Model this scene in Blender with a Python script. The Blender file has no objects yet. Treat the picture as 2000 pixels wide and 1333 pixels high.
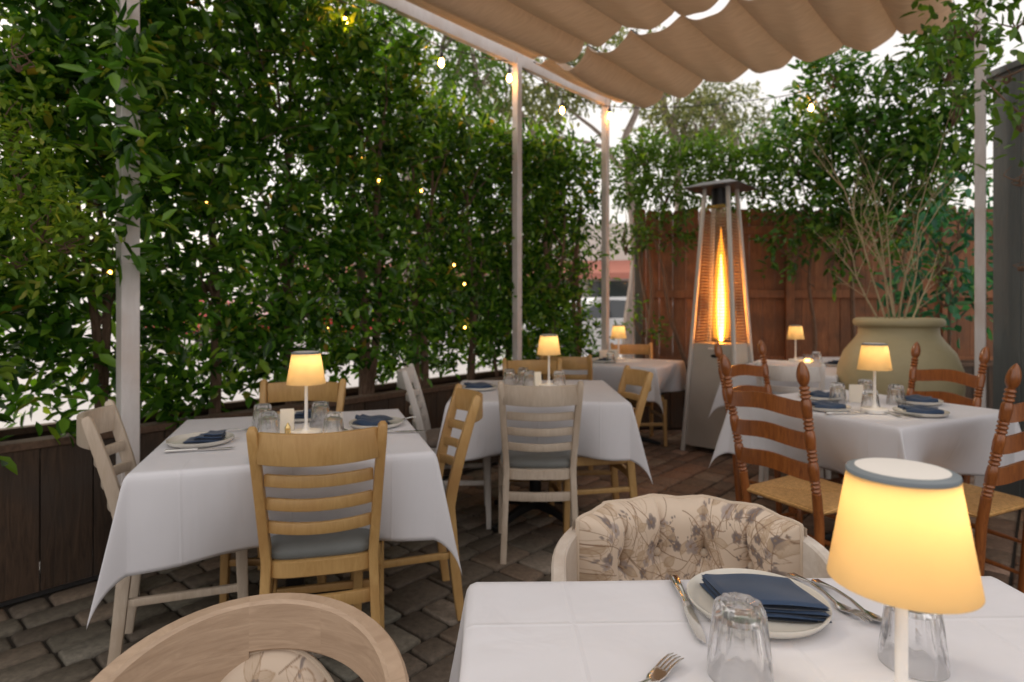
import bpy, math, random
import numpy as np
from mathutils import Vector, Matrix
random.seed(7)
rng = np.random.default_rng(11)
scene = bpy.context.scene
COL = scene.collection
R = math.radians
PI = math.pi

# ------------------------------------------------------------------ camera
CH = 1.23          # camera height
FPX, CX, YH = 1200.0, 1000.0, 597.0
cam = bpy.data.cameras.new("camera")
camo = bpy.data.objects.new("camera", cam)
COL.objects.link(camo)
camo.location = (0, 0, CH)
camo.rotation_euler = (R(90), 0, 0)
cam.sensor_width = 36
cam.lens = 36 * FPX / 2000
cam.shift_y = -(666.5 - YH) / 2000
cam.clip_start = 0.05
cam.clip_end = 600
cam.dof.use_dof = True
cam.dof.focus_distance = 1.15
cam.dof.aperture_fstop = 4.0
scene.camera = camo

# ------------------------------------------------------------------ light
world = bpy.data.worlds.new("World")
scene.world = world
world.use_nodes = True
wn = world.node_tree
bg = wn.nodes["Background"]
sky = wn.nodes.new("ShaderNodeTexSky")
sky.sky_type = 'NISHITA'
sky.sun_disc = False
SUN_EL, SUN_AZ = 38.0, 300.0
sky.sun_elevation = R(SUN_EL)
sky.sun_rotation = R(SUN_AZ)
sky.dust_density = 6.0
sky.air_density = 1.0
sky.ozone_density = 0.8
mixw = wn.nodes.new("ShaderNodeMix")
mixw.data_type = 'RGBA'
mixw.inputs[0].default_value = 0.72           # cloud veil over the blue
mixw.inputs[7].default_value = (7.7, 7.1, 6.5, 1)
wn.links.new(sky.outputs[0], mixw.inputs[6])
wn.links.new(mixw.outputs[2], bg.inputs[0])
bg.inputs[1].default_value = 0.15
sun = bpy.data.lights.new("sun", 'SUN')
sun.energy = 1.3
sun.angle = R(25)
sun.color = (1.0, 0.88, 0.70)
suno = bpy.data.objects.new("sun", sun)
COL.objects.link(suno)
az, el = R(SUN_AZ), R(SUN_EL)
sd = Vector((math.sin(az) * math.cos(el), math.cos(az) * math.cos(el), math.sin(el)))
suno.rotation_euler = sd.to_track_quat('Z', 'Y').to_euler()
vs = scene.view_settings
vs.view_transform = 'Standard'
vs.look = 'None'
vs.gamma = 1
vs.exposure = 0.27
scene.cycles.max_bounces = 8
scene.cycles.transparent_max_bounces = 16
scene.cycles.transmission_bounces = 8
scene.cycles.caustics_refractive = True
scene.cycles.caustics_reflective = False
scene.cycles.sample_clamp_indirect = 4.0

# ------------------------------------------------------------------ helpers
def P(px, py, h):
    Z = FPX * (CH - h) / (py - YH)
    return Vector(((px - CX) / FPX * Z, Z, h))
def PZ(px, py, Z):
    return Vector(((px - CX) / FPX * Z, Z, CH + (YH - py) / FPX * Z))

def tag(o, label=None, cat=None, group=None, kind=None):
    if label: o["label"] = label
    if cat: o["category"] = cat
    if group: o["group"] = group
    if kind: o["kind"] = kind
    return o

def thing(name, label, cat, loc=(0, 0, 0), rz=0.0, group=None):
    o = bpy.data.objects.new(name, None)
    COL.objects.link(o)
    o.empty_display_size = 0.1
    o.location = loc
    o.rotation_euler = (0, 0, rz)
    return tag(o, label, cat, group)

def dup(root, loc, rz, label, group=None):
    def cp(o, parent):
        c = o.copy()
        COL.objects.link(c)
        c.parent = parent
        for ch in list(o.children):
            cp(ch, c)
        return c
    r = cp(root, None)
    r.location = loc
    r.rotation_euler = (0, 0, rz)
    r["label"] = label
    if group: r["group"] = group
    return r

class MB:
    def __init__(s):
        s.v, s.f, s.n = [], [], 0
    def add(s, verts, faces):
        verts = np.asarray(verts, float).reshape(-1, 3)
        s.v.append(verts)
        for f in faces:
            s.f.append([i + s.n for i in f])
        s.n += len(verts)
        return s
    def box(s, c, size, rz=0.0, ch=0.0):
        x, y, z = [d / 2 for d in size]
        if ch <= 0:
            vs_ = [(sx * x, sy * y, sz * z) for sz in (-1, 1) for sy in (-1, 1) for sx in (-1, 1)]
            fs = [(0, 2, 3, 1), (4, 5, 7, 6), (0, 1, 5, 4), (2, 6, 7, 3), (0, 4, 6, 2), (1, 3, 7, 5)]
        else:
            vs_, fs = [], []
            def ring(zz, ins):
                X, Y = x - ins, y - ins
                return [(-X + ch, -Y, zz), (X - ch, -Y, zz), (X, -Y + ch, zz), (X, Y - ch, zz),
                        (X - ch, Y, zz), (-X + ch, Y, zz), (-X, Y - ch, zz), (-X, -Y + ch, zz)]
            for zz, i in ((-z, ch), (-z + ch, 0), (z - ch, 0), (z, ch)):
                vs_ += ring(zz, i)
            for k in range(3):
                for j in range(8):
                    fs.append((k * 8 + j, k * 8 + (j + 1) % 8, (k + 1) * 8 + (j + 1) % 8, (k + 1) * 8 + j))
            fs.append(tuple(range(7, -1, -1)))
            fs.append(tuple(range(24, 32)))
        a = np.array(vs_, float)
        if rz:
            c_, s_ = math.cos(rz), math.sin(rz)
            a = np.stack([a[:, 0] * c_ - a[:, 1] * s_, a[:, 0] * s_ + a[:, 1] * c_, a[:, 2]], 1)
        return s.add(a + np.array(c, float), fs)
    def sweep(s, pts, w, h, ref=(0, 0, 1), rnd=0.3, cap=True):
        """rounded rectangle swept along pts: w along side(=ref orthogonalised), h along third axis"""
        pts = [Vector(p) for p in pts]
        n = len(pts)
        W = w if isinstance(w, (list, tuple)) else [w] * n
        H = h if isinstance(h, (list, tuple)) else [h] * n
        ref = Vector(ref)
        vs_, fs = [], []
        for i, p in enumerate(pts):
            t = (pts[min(i + 1, n - 1)] - pts[max(i - 1, 0)]).normalized()
            a = (ref - t * ref.dot(t)).normalized()
            b = t.cross(a)
            hw, hh = W[i] / 2, H[i] / 2
            c = min(hw, hh) * rnd
            c2 = c * 0.3
            sec = [(hw - c, -hh), (hw - c2, -hh + c2), (hw, -hh + c), (hw, hh - c), (hw - c2, hh - c2), (hw - c, hh),
                   (-hw + c, hh), (-hw + c2, hh - c2), (-hw, hh - c), (-hw, -hh + c), (-hw + c2, -hh + c2), (-hw + c, -hh)]
            vs_ += [tuple(p + a * q[0] + b * q[1]) for q in sec]
        m = 12
        for i in range(n - 1):
            for j in range(m):
                fs.append((i * m + j, i * m + (j + 1) % m, (i + 1) * m + (j + 1) % m, (i + 1) * m + j))
        if cap:
            fs.append(tuple(range(m - 1, -1, -1)))
            fs.append(tuple((n - 1) * m + j for j in range(m)))
        return s.add(vs_, fs)
    def tube(s, pts, r, m=8, cap=True):
        pts = [Vector(p) for p in pts]
        n = len(pts)
        Rr = r if isinstance(r, (list, tuple)) else [r] * n
        vs_, fs = [], []
        t0 = (pts[1] - pts[0]).normalized()
        a = t0.orthogonal().normalized()
        for i, p in enumerate(pts):
            t = (pts[min(i + 1, n - 1)] - pts[max(i - 1, 0)])
            t = t.normalized() if t.length > 1e-9 else t0
            a = (a - t * a.dot(t))
            a = a.normalized() if a.length > 1e-6 else t.orthogonal().normalized()
            b = t.cross(a)
            for j in range(m):
                q = 2 * PI * j / m
                vs_.append(tuple(p + (a * math.cos(q) + b * math.sin(q)) * Rr[i]))
        for i in range(n - 1):
            for j in range(m):
                fs.append((i * m + j, i * m + (j + 1) % m, (i + 1) * m + (j + 1) % m, (i + 1) * m + j))
        if cap:
            fs.append(tuple(range(m - 1, -1, -1)))
            fs.append(tuple((n - 1) * m + j for j in range(m)))
        return s.add(vs_, fs)
    def lathe(s, prof, c=(0, 0, 0), m=32, fr=None, close=False):
        vs_, fs = [], []
        n = len(prof)
        for (r, z) in prof:
            for j in range(m):
                q = 2 * PI * j / m
                k = fr(q, z) if fr else 1.0
                vs_.append((c[0] + r * k * math.cos(q), c[1] + r * k * math.sin(q), c[2] + z))
        rows = n if close else n - 1
        for i in range(rows):
            i2 = (i + 1) % n
            for j in range(m):
                fs.append((i * m + j, i * m + (j + 1) % m, i2 * m + (j + 1) % m, i2 * m + j))
        if not close:
            if prof[0][0] > 1e-5: fs.append(tuple(range(m - 1, -1, -1)))
            if prof[-1][0] > 1e-5: fs.append(tuple((n - 1) * m + j for j in range(m)))
        return s.add(vs_, fs)
    def grid(s, A, closed_u=False):
        """A: (nu,nv,3) array"""
        nu, nv = A.shape[:2]
        fs = []
        for i in range(nu - 1 + (1 if closed_u else 0)):
            i2 = (i + 1) % nu
            for j in range(nv - 1):
                fs.append((i * nv + j, i2 * nv + j, i2 * nv + j + 1, i * nv + j + 1))
        return s.add(A.reshape(-1, 3), fs)
    def build(s, name, mat, parent=None, smooth=True, angle=38):
        V = np.concatenate(s.v) if s.v else np.zeros((0, 3))
        return mk(name, V, s.f, mat, parent, smooth, angle)

def mk(name, V, F, mat, parent=None, smooth=True, angle=38):
    me = bpy.data.meshes.new(name)
    me.from_pydata(np.asarray(V).tolist(), [], F)
    me.update()
    if smooth:
        me.shade_smooth()
        if angle: me.set_sharp_from_angle(angle=R(angle))
    if mat: me.materials.append(mat)
    o = bpy.data.objects.new(name, me)
    COL.objects.link(o)
    if parent: o.parent = parent
    return o

def mk_np(name, V, F, mat, parent=None, smooth=False):
    """fast mesh for equal sized faces, F (n,k)"""
    me = bpy.data.meshes.new(name)
    n, k = F.shape
    me.vertices.add(len(V)); me.vertices.foreach_set("co", V.astype(np.float32).ravel())
    me.loops.add(n * k); me.loops.foreach_set("vertex_index", F.astype(np.int32).ravel())
    me.polygons.add(n)
    me.polygons.foreach_set("loop_start", np.arange(0, n * k, k, dtype=np.int32))
    me.polygons.foreach_set("loop_total", np.full(n, k, dtype=np.int32))
    me.update(calc_edges=True)
    if smooth: me.shade_smooth()
    me.materials.append(mat)
    o = bpy.data.objects.new(name, me)
    COL.objects.link(o)
    if parent: o.parent = parent
    return o

# ------------------------------------------------------------------ materials
def newmat(name):
    m = bpy.data.materials.new(name)
    m.use_nodes = True
    nt = m.node_tree
    return m, nt, nt.nodes["Principled BSDF"]
def N(nt, t, **kw):
    n = nt.nodes.new(t)
    for k, v in kw.items():
        setattr(n, k, v)
    return n
def simple(name, col, rough=0.5, metal=0.0, noise=0.0, nscale=20, bump=0.0, coat=0.0):
    m, nt, b = newmat(name)
    b.inputs["Base Color"].default_value = (*col, 1)
    b.inputs["Roughness"].default_value = rough
    b.inputs["Metallic"].default_value = metal
    if coat: b.inputs["Coat Weight"].default_value = coat
    if noise or bump:
        tc = N(nt, "ShaderNodeTexCoord")
        nz = N(nt, "ShaderNodeTexNoise")
        nz.inputs["Scale"].default_value = nscale
        nz.inputs["Detail"].default_value = 5
        nt.links.new(tc.outputs["Object"], nz.inputs["Vector"])
        if noise:
            mr = N(nt, "ShaderNodeMix", data_type='RGBA')
            mr.inputs[6].default_value = (*[max(0, c * (1 - noise)) for c in col], 1)
            mr.inputs[7].default_value = (*[min(1, c * (1 + noise)) for c in col], 1)
            nt.links.new(nz.outputs[0], mr.inputs[0])
            nt.links.new(mr.outputs[2], b.inputs["Base Color"])
        if bump:
            bp = N(nt, "ShaderNodeBump")
            bp.inputs["Strength"].default_value = bump
            bp.inputs["Distance"].default_value = 0.004
            nt.links.new(nz.outputs[0], bp.inputs["Height"])
            nt.links.new(bp.outputs[0], b.inputs["Normal"])
    return m
def wood(name, c1, c2, scale=(6, 6, 1.2), rough=0.6, island=0.25, bump=0.25, coat=0.0, stain=None, dist=0.003):
    m, nt, b = newmat(name)
    tc = N(nt, "ShaderNodeTexCoord")
    geo = N(nt, "ShaderNodeNewGeometry")
    mp = N(nt, "ShaderNodeMapping")
    mp.inputs["Scale"].default_value = scale
    add = N(nt, "ShaderNodeVectorMath", operation='ADD')
    sc = N(nt, "ShaderNodeVectorMath", operation='SCALE')
    comb = N(nt, "ShaderNodeCombineXYZ")
    for i in range(3): nt.links.new(geo.outputs["Random Per Island"], comb.inputs[i])
    nt.links.new(comb.outputs[0], sc.inputs[0]); sc.inputs[3].default_value = 9.0
    nt.links.new(tc.outputs["Object"], add.inputs[0]); nt.links.new(sc.outputs[0], add.inputs[1])
    nt.links.new(add.outputs[0], mp.inputs["Vector"])
    nz = N(nt, "ShaderNodeTexNoise")
    nz.inputs["Scale"].default_value = 6.0; nz.inputs["Detail"].default_value = 8; nz.inputs["Distortion"].default_value = 1.2
    nz.inputs["Roughness"].default_value = 0.65
    nt.links.new(mp.outputs[0], nz.inputs["Vector"])
    rp = N(nt, "ShaderNodeValToRGB")
    rp.color_ramp.elements[0].position = 0.3; rp.color_ramp.elements[0].color = (*c1, 1)
    rp.color_ramp.elements[1].position = 0.7; rp.color_ramp.elements[1].color = (*c2, 1)
    nt.links.new(nz.outputs[0], rp.inputs[0])
    hsv = N(nt, "ShaderNodeHueSaturation")
    ma = N(nt, "ShaderNodeMath", operation='MULTIPLY_ADD')
    nt.links.new(geo.outputs["Random Per Island"], ma.inputs[0])
    ma.inputs[1].default_value = island * 2; ma.inputs[2].default_value = 1 - island
    nt.links.new(ma.outputs[0], hsv.inputs["Value"])
    nt.links.new(rp.outputs[0], hsv.inputs["Color"])
    out = hsv.outputs[0]
    if stain:
        n2 = N(nt, "ShaderNodeTexNoise"); n2.inputs["Scale"].default_value = 3.5; n2.inputs["Detail"].default_value = 4
        nt.links.new(tc.outputs["Object"], n2.inputs["Vector"])
        r2 = N(nt, "ShaderNodeValToRGB")
        r2.color_ramp.elements[0].position = 0.45; r2.color_ramp.elements[0].color = (0, 0, 0, 1)
        r2.color_ramp.elements[1].position = 0.7; r2.color_ramp.elements[1].color = (1, 1, 1, 1)
        nt.links.new(n2.outputs[0], r2.inputs[0])
        mx = N(nt, "ShaderNodeMix", data_type='RGBA')
        nt.links.new(r2.outputs[0], mx.inputs[0]); nt.links.new(out, mx.inputs[6]); mx.inputs[7].default_value = (*stain, 1)
        out = mx.outputs[2]
    nt.links.new(out, b.inputs["Base Color"])
    b.inputs["Roughness"].default_value = rough
    if coat:
        b.inputs["Coat Weight"].default_value = coat; b.inputs["Coat Roughness"].default_value = 0.15
    bp = N(nt, "ShaderNodeBump"); bp.inputs["Strength"].default_value = bump; bp.inputs["Distance"].default_value = dist
    nt.links.new(nz.outputs[0], bp.inputs["Height"]); nt.links.new(bp.outputs[0], b.inputs["Normal"])
    return m
def leafmat(name, stops, trans=0.35, rough=0.42):
    m, nt, b = newmat(name)
    geo = N(nt, "ShaderNodeNewGeometry")
    rp = N(nt, "ShaderNodeValToRGB")
    el = rp.color_ramp.elements
    while len(el) < len(stops): el.new(0.5)
    for e, (p, c) in zip(el, stops):
        e.position = p; e.color = (*c, 1)
    nt.links.new(geo.outputs["Random Per Island"], rp.inputs[0])
    nt.links.new(rp.outputs[0], b.inputs["Base Color"])
    b.inputs["Roughness"].default_value = rough
    b.inputs["Specular IOR Level"].default_value = 0.4
    tr = N(nt, "ShaderNodeBsdfTranslucent")
    g = N(nt, "ShaderNodeMix", data_type='RGBA'); g.blend_type = 'MULTIPLY'; g.inputs[0].default_value = 1
    nt.links.new(rp.outputs[0], g.inputs[6]); g.inputs[7].default_value = (2.2, 2.0, 0.7, 1)
    nt.links.new(g.outputs[2], tr.inputs[0])
    mx = N(nt, "ShaderNodeMixShader"); mx.inputs[0].default_value = trans
    nt.links.new(b.outputs[0], mx.inputs[1]); nt.links.new(tr.outputs[0], mx.inputs[2])
    nt.links.new(mx.outputs[0], nt.nodes["Material Output"].inputs[0])
    return m
def emis(name, col, strength):
    m, nt, b = newmat(name)
    b.inputs["Base Color"].default_value = (*[c * .5 for c in col], 1)
    b.inputs["Emission Color"].default_value = (*col, 1)
    b.inputs["Emission Strength"].default_value = strength
    return m
def fabric(name, col, scale=900, rough=0.9, var=0.12, bump=0.2, sheen=0.2):
    m, nt, b = newmat(name)
    tc = N(nt, "ShaderNodeTexCoord")
    nz = N(nt, "ShaderNodeTexNoise"); nz.inputs["Scale"].default_value = scale; nz.inputs["Detail"].default_value = 2
    n2 = N(nt, "ShaderNodeTexNoise"); n2.inputs["Scale"].default_value = 7; n2.inputs["Detail"].default_value = 4
    nt.links.new(tc.outputs["Object"], nz.inputs["Vector"]); nt.links.new(tc.outputs["Object"], n2.inputs["Vector"])
    mx = N(nt, "ShaderNodeMath", operation='MULTIPLY_ADD')
    nt.links.new(nz.outputs[0], mx.inputs[0]); mx.inputs[1].default_value = 0.5
    nt.links.new(n2.outputs[0], mx.inputs[2])
    mr = N(nt, "ShaderNodeMapRange"); mr.inputs[1].default_value = 0.45; mr.inputs[2].default_value = 1.05
    mr.inputs[3].default_value = 1 - var; mr.inputs[4].default_value = 1 + var * .6
    nt.links.new(mx.outputs[0], mr.inputs[0])
    hs = N(nt, "ShaderNodeHueSaturation"); hs.inputs["Color"].default_value = (*col, 1)
    nt.links.new(mr.outputs[0], hs.inputs["Value"])
    nt.links.new(hs.outputs[0], b.inputs["Base Color"])
    b.inputs["Roughness"].default_value = rough
    b.inputs["Sheen Weight"].default_value = sheen
    bp = N(nt, "ShaderNodeBump"); bp.inputs["Strength"].default_value = bump; bp.inputs["Distance"].default_value = 0.001
    nt.links.new(nz.outputs[0], bp.inputs["Height"]); nt.links.new(bp.outputs[0], b.inputs["Normal"])
    return m

M = {}
M['cloth'] = fabric('white_linen', (0.70, 0.695, 0.735), scale=1400, var=0.035, bump=0.12, sheen=0.0)
_nt = M['cloth'].node_tree
_tc = N(_nt, "ShaderNodeTexCoord"); _mp = N(_nt, "ShaderNodeMapping"); _mp.inputs["Scale"].default_value = (1, 1, .35)
_n = N(_nt, "ShaderNodeTexNoise"); _n.inputs["Scale"].default_value = 5.5; _n.inputs["Detail"].default_value = 3; _n.inputs["Distortion"].default_value = 1.0
_nt.links.new(_tc.outputs["Object"], _mp.inputs[0]); _nt.links.new(_mp.outputs[0], _n.inputs["Vector"])
_b = N(_nt, "ShaderNodeBump"); _b.inputs["Strength"].default_value = .35; _b.inputs["Distance"].default_value = .02
_old = [n for n in _nt.nodes if n.type == 'BUMP' and n != _b][0]
_sp = N(_nt, "ShaderNodeSeparateXYZ"); _nt.links.new(_tc.outputs["Object"], _sp.inputs[0])
_cr = []
for _i in (0, 1):
    _pp = N(_nt, "ShaderNodeMath", operation='PINGPONG'); _pp.inputs[1].default_value = .155; _nt.links.new(_sp.outputs[_i], _pp.inputs[0])
    _mr = N(_nt, "ShaderNodeMapRange"); _mr.inputs[1].default_value = 0; _mr.inputs[2].default_value = .006; _mr.inputs[3].default_value = .16; _mr.inputs[4].default_value = 0
    _nt.links.new(_pp.outputs[0], _mr.inputs[0]); _cr.append(_mr)
_a1 = N(_nt, "ShaderNodeMath", operation='MAXIMUM'); _nt.links.new(_cr[0].outputs[0], _a1.inputs[0]); _nt.links.new(_cr[1].outputs[0], _a1.inputs[1])
_a2 = N(_nt, "ShaderNodeMath", operation='ADD'); _nt.links.new(_a1.outputs[0], _a2.inputs[0]); _nt.links.new(_n.outputs[0], _a2.inputs[1])
_nt.links.new(_a2.outputs[0], _b.inputs["Height"]); _nt.links.new(_b.outputs[0], _old.inputs["Normal"])
M['honey'] = wood('honey_wood', (0.43, 0.25, 0.085), (0.55, 0.345, 0.135), (9, 9, 1.6), 0.5, 0.06, 0.12, coat=0.12, stain=(0.40, 0.215, 0.075))
M['wash'] = wood('whitewashed_wood', (0.47, 0.385, 0.30), (0.61, 0.52, 0.43), (10, 10, 1.5), 0.6, 0.07, 0.15, stain=(0.44, 0.34, 0.25))
M['white_chair'] = wood('white_painted_chair', (0.60, 0.56, 0.53), (0.70, 0.66, 0.63), (10, 10, 1.5), 0.55, 0.05, 0.1)
M['brown'] = wood('varnished_oak', (0.17, 0.045, 0.010), (0.38, 0.125, 0.028), (14, 14, 1.6), 0.32, 0.1, 0.15, coat=0.5)
M['barrel'] = wood('bleached_oak', (0.36, 0.25, 0.17), (0.52, 0.38, 0.27), (1.6, 1.6, 12), 0.6, 0.03, 0.2)
M['barrel_white'] = wood('worn_white_wood', (0.58, 0.52, 0.46), (0.70, 0.65, 0.59), (5, 5, 7), 0.6, 0.04, 0.25, stain=(0.48, 0.38, 0.30))
M['plank'] = wood('weathered_planks', (0.030, 0.017, 0.010), (0.085, 0.050, 0.030), (7, 7, 0.8), 0.8, 0.35, 0.6, stain=(0.05, 0.036, 0.028), dist=0.008)
M['cap'] = wood('planter_cap_wood', (0.06, 0.033, 0.02), (0.14, 0.082, 0.052), (4, 4, 4), 0.8, 0.2, 0.4)
M['fence'] = wood('redwood_fence', (0.17, 0.062, 0.026), (0.36, 0.15, 0.065), (9, 9, 0.7), 0.75, 0.3, 0.5, stain=(0.15, 0.068, 0.036), dist=0.006)
M['greywood'] = wood('grey_painted_boards', (0.10, 0.115, 0.12), (0.135, 0.15, 0.155), (8, 8, 0.6), 0.7, 0.08, 0.4)
M['greyoldwood'] = wood('grey_old_wood', (0.10, 0.085, 0.075), (0.2, 0.18, 0.16), (8, 8, 0.6), 0.8, 0.2, 0.4)
M['post'] = wood('white_painted_post', (0.60, 0.56, 0.55), (0.70, 0.665, 0.66), (5, 5, 1.0), 0.55, 0.03, 0.15, stain=(0.56, 0.48, 0.44))
M['bark'] = wood('bark', (0.09, 0.05, 0.032), (0.23, 0.145, 0.10), (9, 9, 2.0), 0.9, 0.1, 0.8, dist=0.01)
M['bark_grey'] = wood('grey_bark', (0.18, 0.14, 0.12), (0.36, 0.3, 0.26), (4, 4, 1.0), 0.9, 0.1, 0.6, dist=0.01)
M['twig'] = wood('dry_twig', (0.28, 0.21, 0.11), (0.52, 0.42, 0.27), (9, 9, 3), 0.8, 0.1, 0.3)
M['seatgrey'] = fabric('grey_seat_vinyl', (0.165, 0.175, 0.17), scale=500, rough=0.65, var=0.25, bump=0.5)
M['seattaupe'] = fabric('taupe_seat_fabric', (0.25, 0.20, 0.17), scale=500, rough=0.8, var=0.2, bump=0.4)
M['navy'] = fabric('navy_napkin_linen', (0.022, 0.048, 0.105), scale=1500, rough=0.95, var=0.4, bump=0.5)
M['plate'] = simple('glazed_stoneware', (0.66, 0.63, 0.57), 0.25, noise=0.06, nscale=60, coat=0.3)
M['steel'] = simple('cutlery_steel', (0.72, 0.70, 0.68), 0.16, metal=1.0)
M['card'] = simple('cream_card', (0.78, 0.72, 0.62), 0.7, noise=0.03)
M['gold'] = simple('brass', (0.75, 0.55, 0.25), 0.25, metal=1.0)
M['white'] = simple('white_lacquer', (0.78, 0.75, 0.72), 0.4)
M['lampcap'] = simple('lamp_cap_grey', (0.17, 0.20, 0.225), 0.45)
M['iron'] = simple('black_iron', (0.02, 0.02, 0.022), 0.45, metal=0.3)
M['ss'] = simple('brushed_stainless', (0.56, 0.52, 0.47), 0.48, metal=0.7, noise=0.12, nscale=6)
M['ss_hat'] = simple('heater_hat_metal', (0.17, 0.17, 0.18), 0.4, metal=0.8)
M['ss_post'] = simple('heater_leg_metal', (0.62, 0.59, 0.56), 0.5, metal=0.35)
M['guard'] = simple('heater_guard_wire', (0.34, 0.24, 0.16), 0.5, metal=0.0)
M['black'] = simple('black_rubber', (0.015, 0.015, 0.016), 0.5)
M['soil'] = simple('soil', (0.04, 0.026, 0.018), 0.95, noise=0.4, nscale=60, bump=1.0)
M['bulb'] = emis('bulb_glow', (1.0, 0.40, 0.07), 75.0)
M['fairy'] = emis('fairy_glow', (1.0, 0.42, 0.08), 14.0)
M['flame'] = emis('flame_core', (1.0, 0.34, 0.045), 85.0)
M['candle'] = emis('candle_glow', (1.0, 0.5, 0.12), 8.0)

# jar: olive glazed clay with weathering
m, nt, b = newmat('jar_clay')
tc = N(nt, "ShaderNodeTexCoord"); nz = N(nt, "ShaderNodeTexNoise"); nz.inputs["Scale"].default_value = 9; nz.inputs["Detail"].default_value = 9
nt.links.new(tc.outputs["Object"], nz.inputs["Vector"])
sx = N(nt, "ShaderNodeSeparateXYZ"); nt.links.new(tc.outputs["Object"], sx.inputs[0])
mz = N(nt, "ShaderNodeMapRange"); mz.inputs[1].default_value = 0.82; mz.inputs[2].default_value = 0.55
nt.links.new(sx.outputs[2], mz.inputs[0])
mm = N(nt, "ShaderNodeMath", operation='MULTIPLY'); nt.links.new(nz.outputs[0], mm.inputs[0]); nt.links.new(mz.outputs[0], mm.inputs[1])
rp = N(nt, "ShaderNodeValToRGB")
rp.color_ramp.elements[0].position = 0.25; rp.color_ramp.elements[0].color = (0.40, 0.345, 0.205, 1)
rp.color_ramp.elements[1].position = 0.62; rp.color_ramp.elements[1].color = (0.23, 0.165, 0.075, 1)
nt.links.new(mm.outputs[0], rp.inputs[0]); nt.links.new(rp.outputs[0], b.inputs["Base Color"])
b.inputs["Roughness"].default_value = 0.6
bp = N(nt, "ShaderNodeBump"); bp.inputs["Strength"].default_value = 0.6; bp.inputs["Distance"].default_value = 0.012
nt.links.new(nz.outputs[0], bp.inputs["Height"]); nt.links.new(bp.outputs[0], b.inputs["Normal"])
M['jar'] = m

# lamp shade: translucent warm
m, nt, b = newmat('lamp_shade')
b.inputs["Base Color"].default_value = (0.78, 0.66, 0.40, 1); b.inputs["Roughness"].default_value = 0.5
tr = N(nt, "ShaderNodeBsdfTranslucent"); tr.inputs[0].default_value = (0.84, 0.70, 0.48, 1)
mx = N(nt, "ShaderNodeMixShader"); mx.inputs[0].default_value = 0.78
nt.links.new(b.outputs[0], mx.inputs[1]); nt.links.new(tr.outputs[0], mx.inputs[2])
nt.links.new(mx.outputs[0], nt.nodes["Material Output"].inputs[0])
M['shade'] = m

# canopy fabric
m, nt, b = newmat('canopy_canvas')
tc = N(nt, "ShaderNodeTexCoord")
mp = N(nt, "ShaderNodeMapping"); mp.inputs["Rotation"].default_value = (0, 0, R(49)); mp.inputs["Scale"].default_value = (1.5, 14, 3)
nt.links.new(tc.outputs["Object"], mp.inputs[0])
nz = N(nt, "ShaderNodeTexNoise"); nz.inputs["Scale"].default_value = 5; nz.inputs["Detail"].default_value = 7
nt.links.new(mp.outputs[0], nz.inputs["Vector"])
rp = N(nt, "ShaderNodeValToRGB")
rp.color_ramp.elements[0].position = 0.3; rp.color_ramp.elements[0].color = (0.43, 0.34, 0.265, 1)
rp.color_ramp.elements[1].position = 0.7; rp.color_ramp.elements[1].color = (0.60, 0.50, 0.405, 1)
nt.links.new(nz.outputs[0], rp.inputs[0]); nt.links.new(rp.outputs[0], b.inputs["Base Color"])
b.inputs["Roughness"].default_value = 0.9
tr = N(nt, "ShaderNodeBsdfTranslucent"); tr.inputs[0].default_value = (0.74, 0.59, 0.45, 1)
mx = N(nt, "ShaderNodeMixShader"); mx.inputs[0].default_value = 0.4
bp = N(nt, 'ShaderNodeBump'); bp.inputs['Strength'].default_value = .5; bp.inputs['Distance'].default_value = .01; nt.links.new(nz.outputs[0], bp.inputs['Height']); nt.links.new(bp.outputs[0], b.inputs['Normal'])
nt.links.new(b.outputs[0], mx.inputs[1]); nt.links.new(tr.outputs[0], mx.inputs[2])
nt.links.new(mx.outputs[0], nt.nodes["Material Output"].inputs[0])
M['canvas'] = m

# glass: clear tumbler
def glassmat(name, fac, col=(1, 1, 1)):
    m, nt, b = newmat(name)
    g = N(nt, "ShaderNodeBsdfGlass"); g.inputs["Roughness"].default_value = 0.0; g.inputs["IOR"].default_value = 1.47
    g.inputs["Color"].default_value = (*col, 1)
    t = N(nt, "ShaderNodeBsdfTransparent"); t.inputs[0].default_value = (0.97, 0.97, 0.98, 1)
    mx = N(nt, "ShaderNodeMixShader"); mx.inputs[0].default_value = fac
    nt.links.new(t.outputs[0], mx.inputs[1]); nt.links.new(g.outputs[0], mx.inputs[2])
    nt.links.new(mx.outputs[0], nt.nodes["Material Output"].inputs[0])
    return m
M['glass'] = glassmat('tumbler_glass', 0.82)
M['tubeglass'] = glassmat('heater_tube_glass', 0.12, (1, 0.8, 0.5))
M['carglass'] = simple('car_window_glass', (0.05, 0.06, 0.07), 0.1, coat=0.5)

# pavers
m, nt, b = newmat('tumbled_pavers')
geo = N(nt, "ShaderNodeNewGeometry"); tc = N(nt, "ShaderNodeTexCoord")
rp = N(nt, "ShaderNodeValToRGB"); el_ = rp.color_ramp.elements
cols = [(0, (0.105, 0.085, 0.065)), (0.3, (0.155, 0.125, 0.098)), (0.55, (0.14, 0.125, 0.098)), (0.75, (0.205, 0.15, 0.11)), (0.93, (0.17, 0.165, 0.135)), (1.0, (0.32, 0.26, 0.21))]
while len(el_) < len(cols): el_.new(0.5)
for e, (p, c) in zip(el_, cols): e.position = p; e.color = (*c, 1)
nt.links.new(geo.outputs["Random Per Island"], rp.inputs[0])
nz = N(nt, "ShaderNodeTexNoise"); nz.inputs["Scale"].default_value = 38; nz.inputs["Detail"].default_value = 9; nz.inputs["Roughness"].default_value = 0.7
nt.links.new(tc.outputs["Object"], nz.inputs["Vector"])
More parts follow.
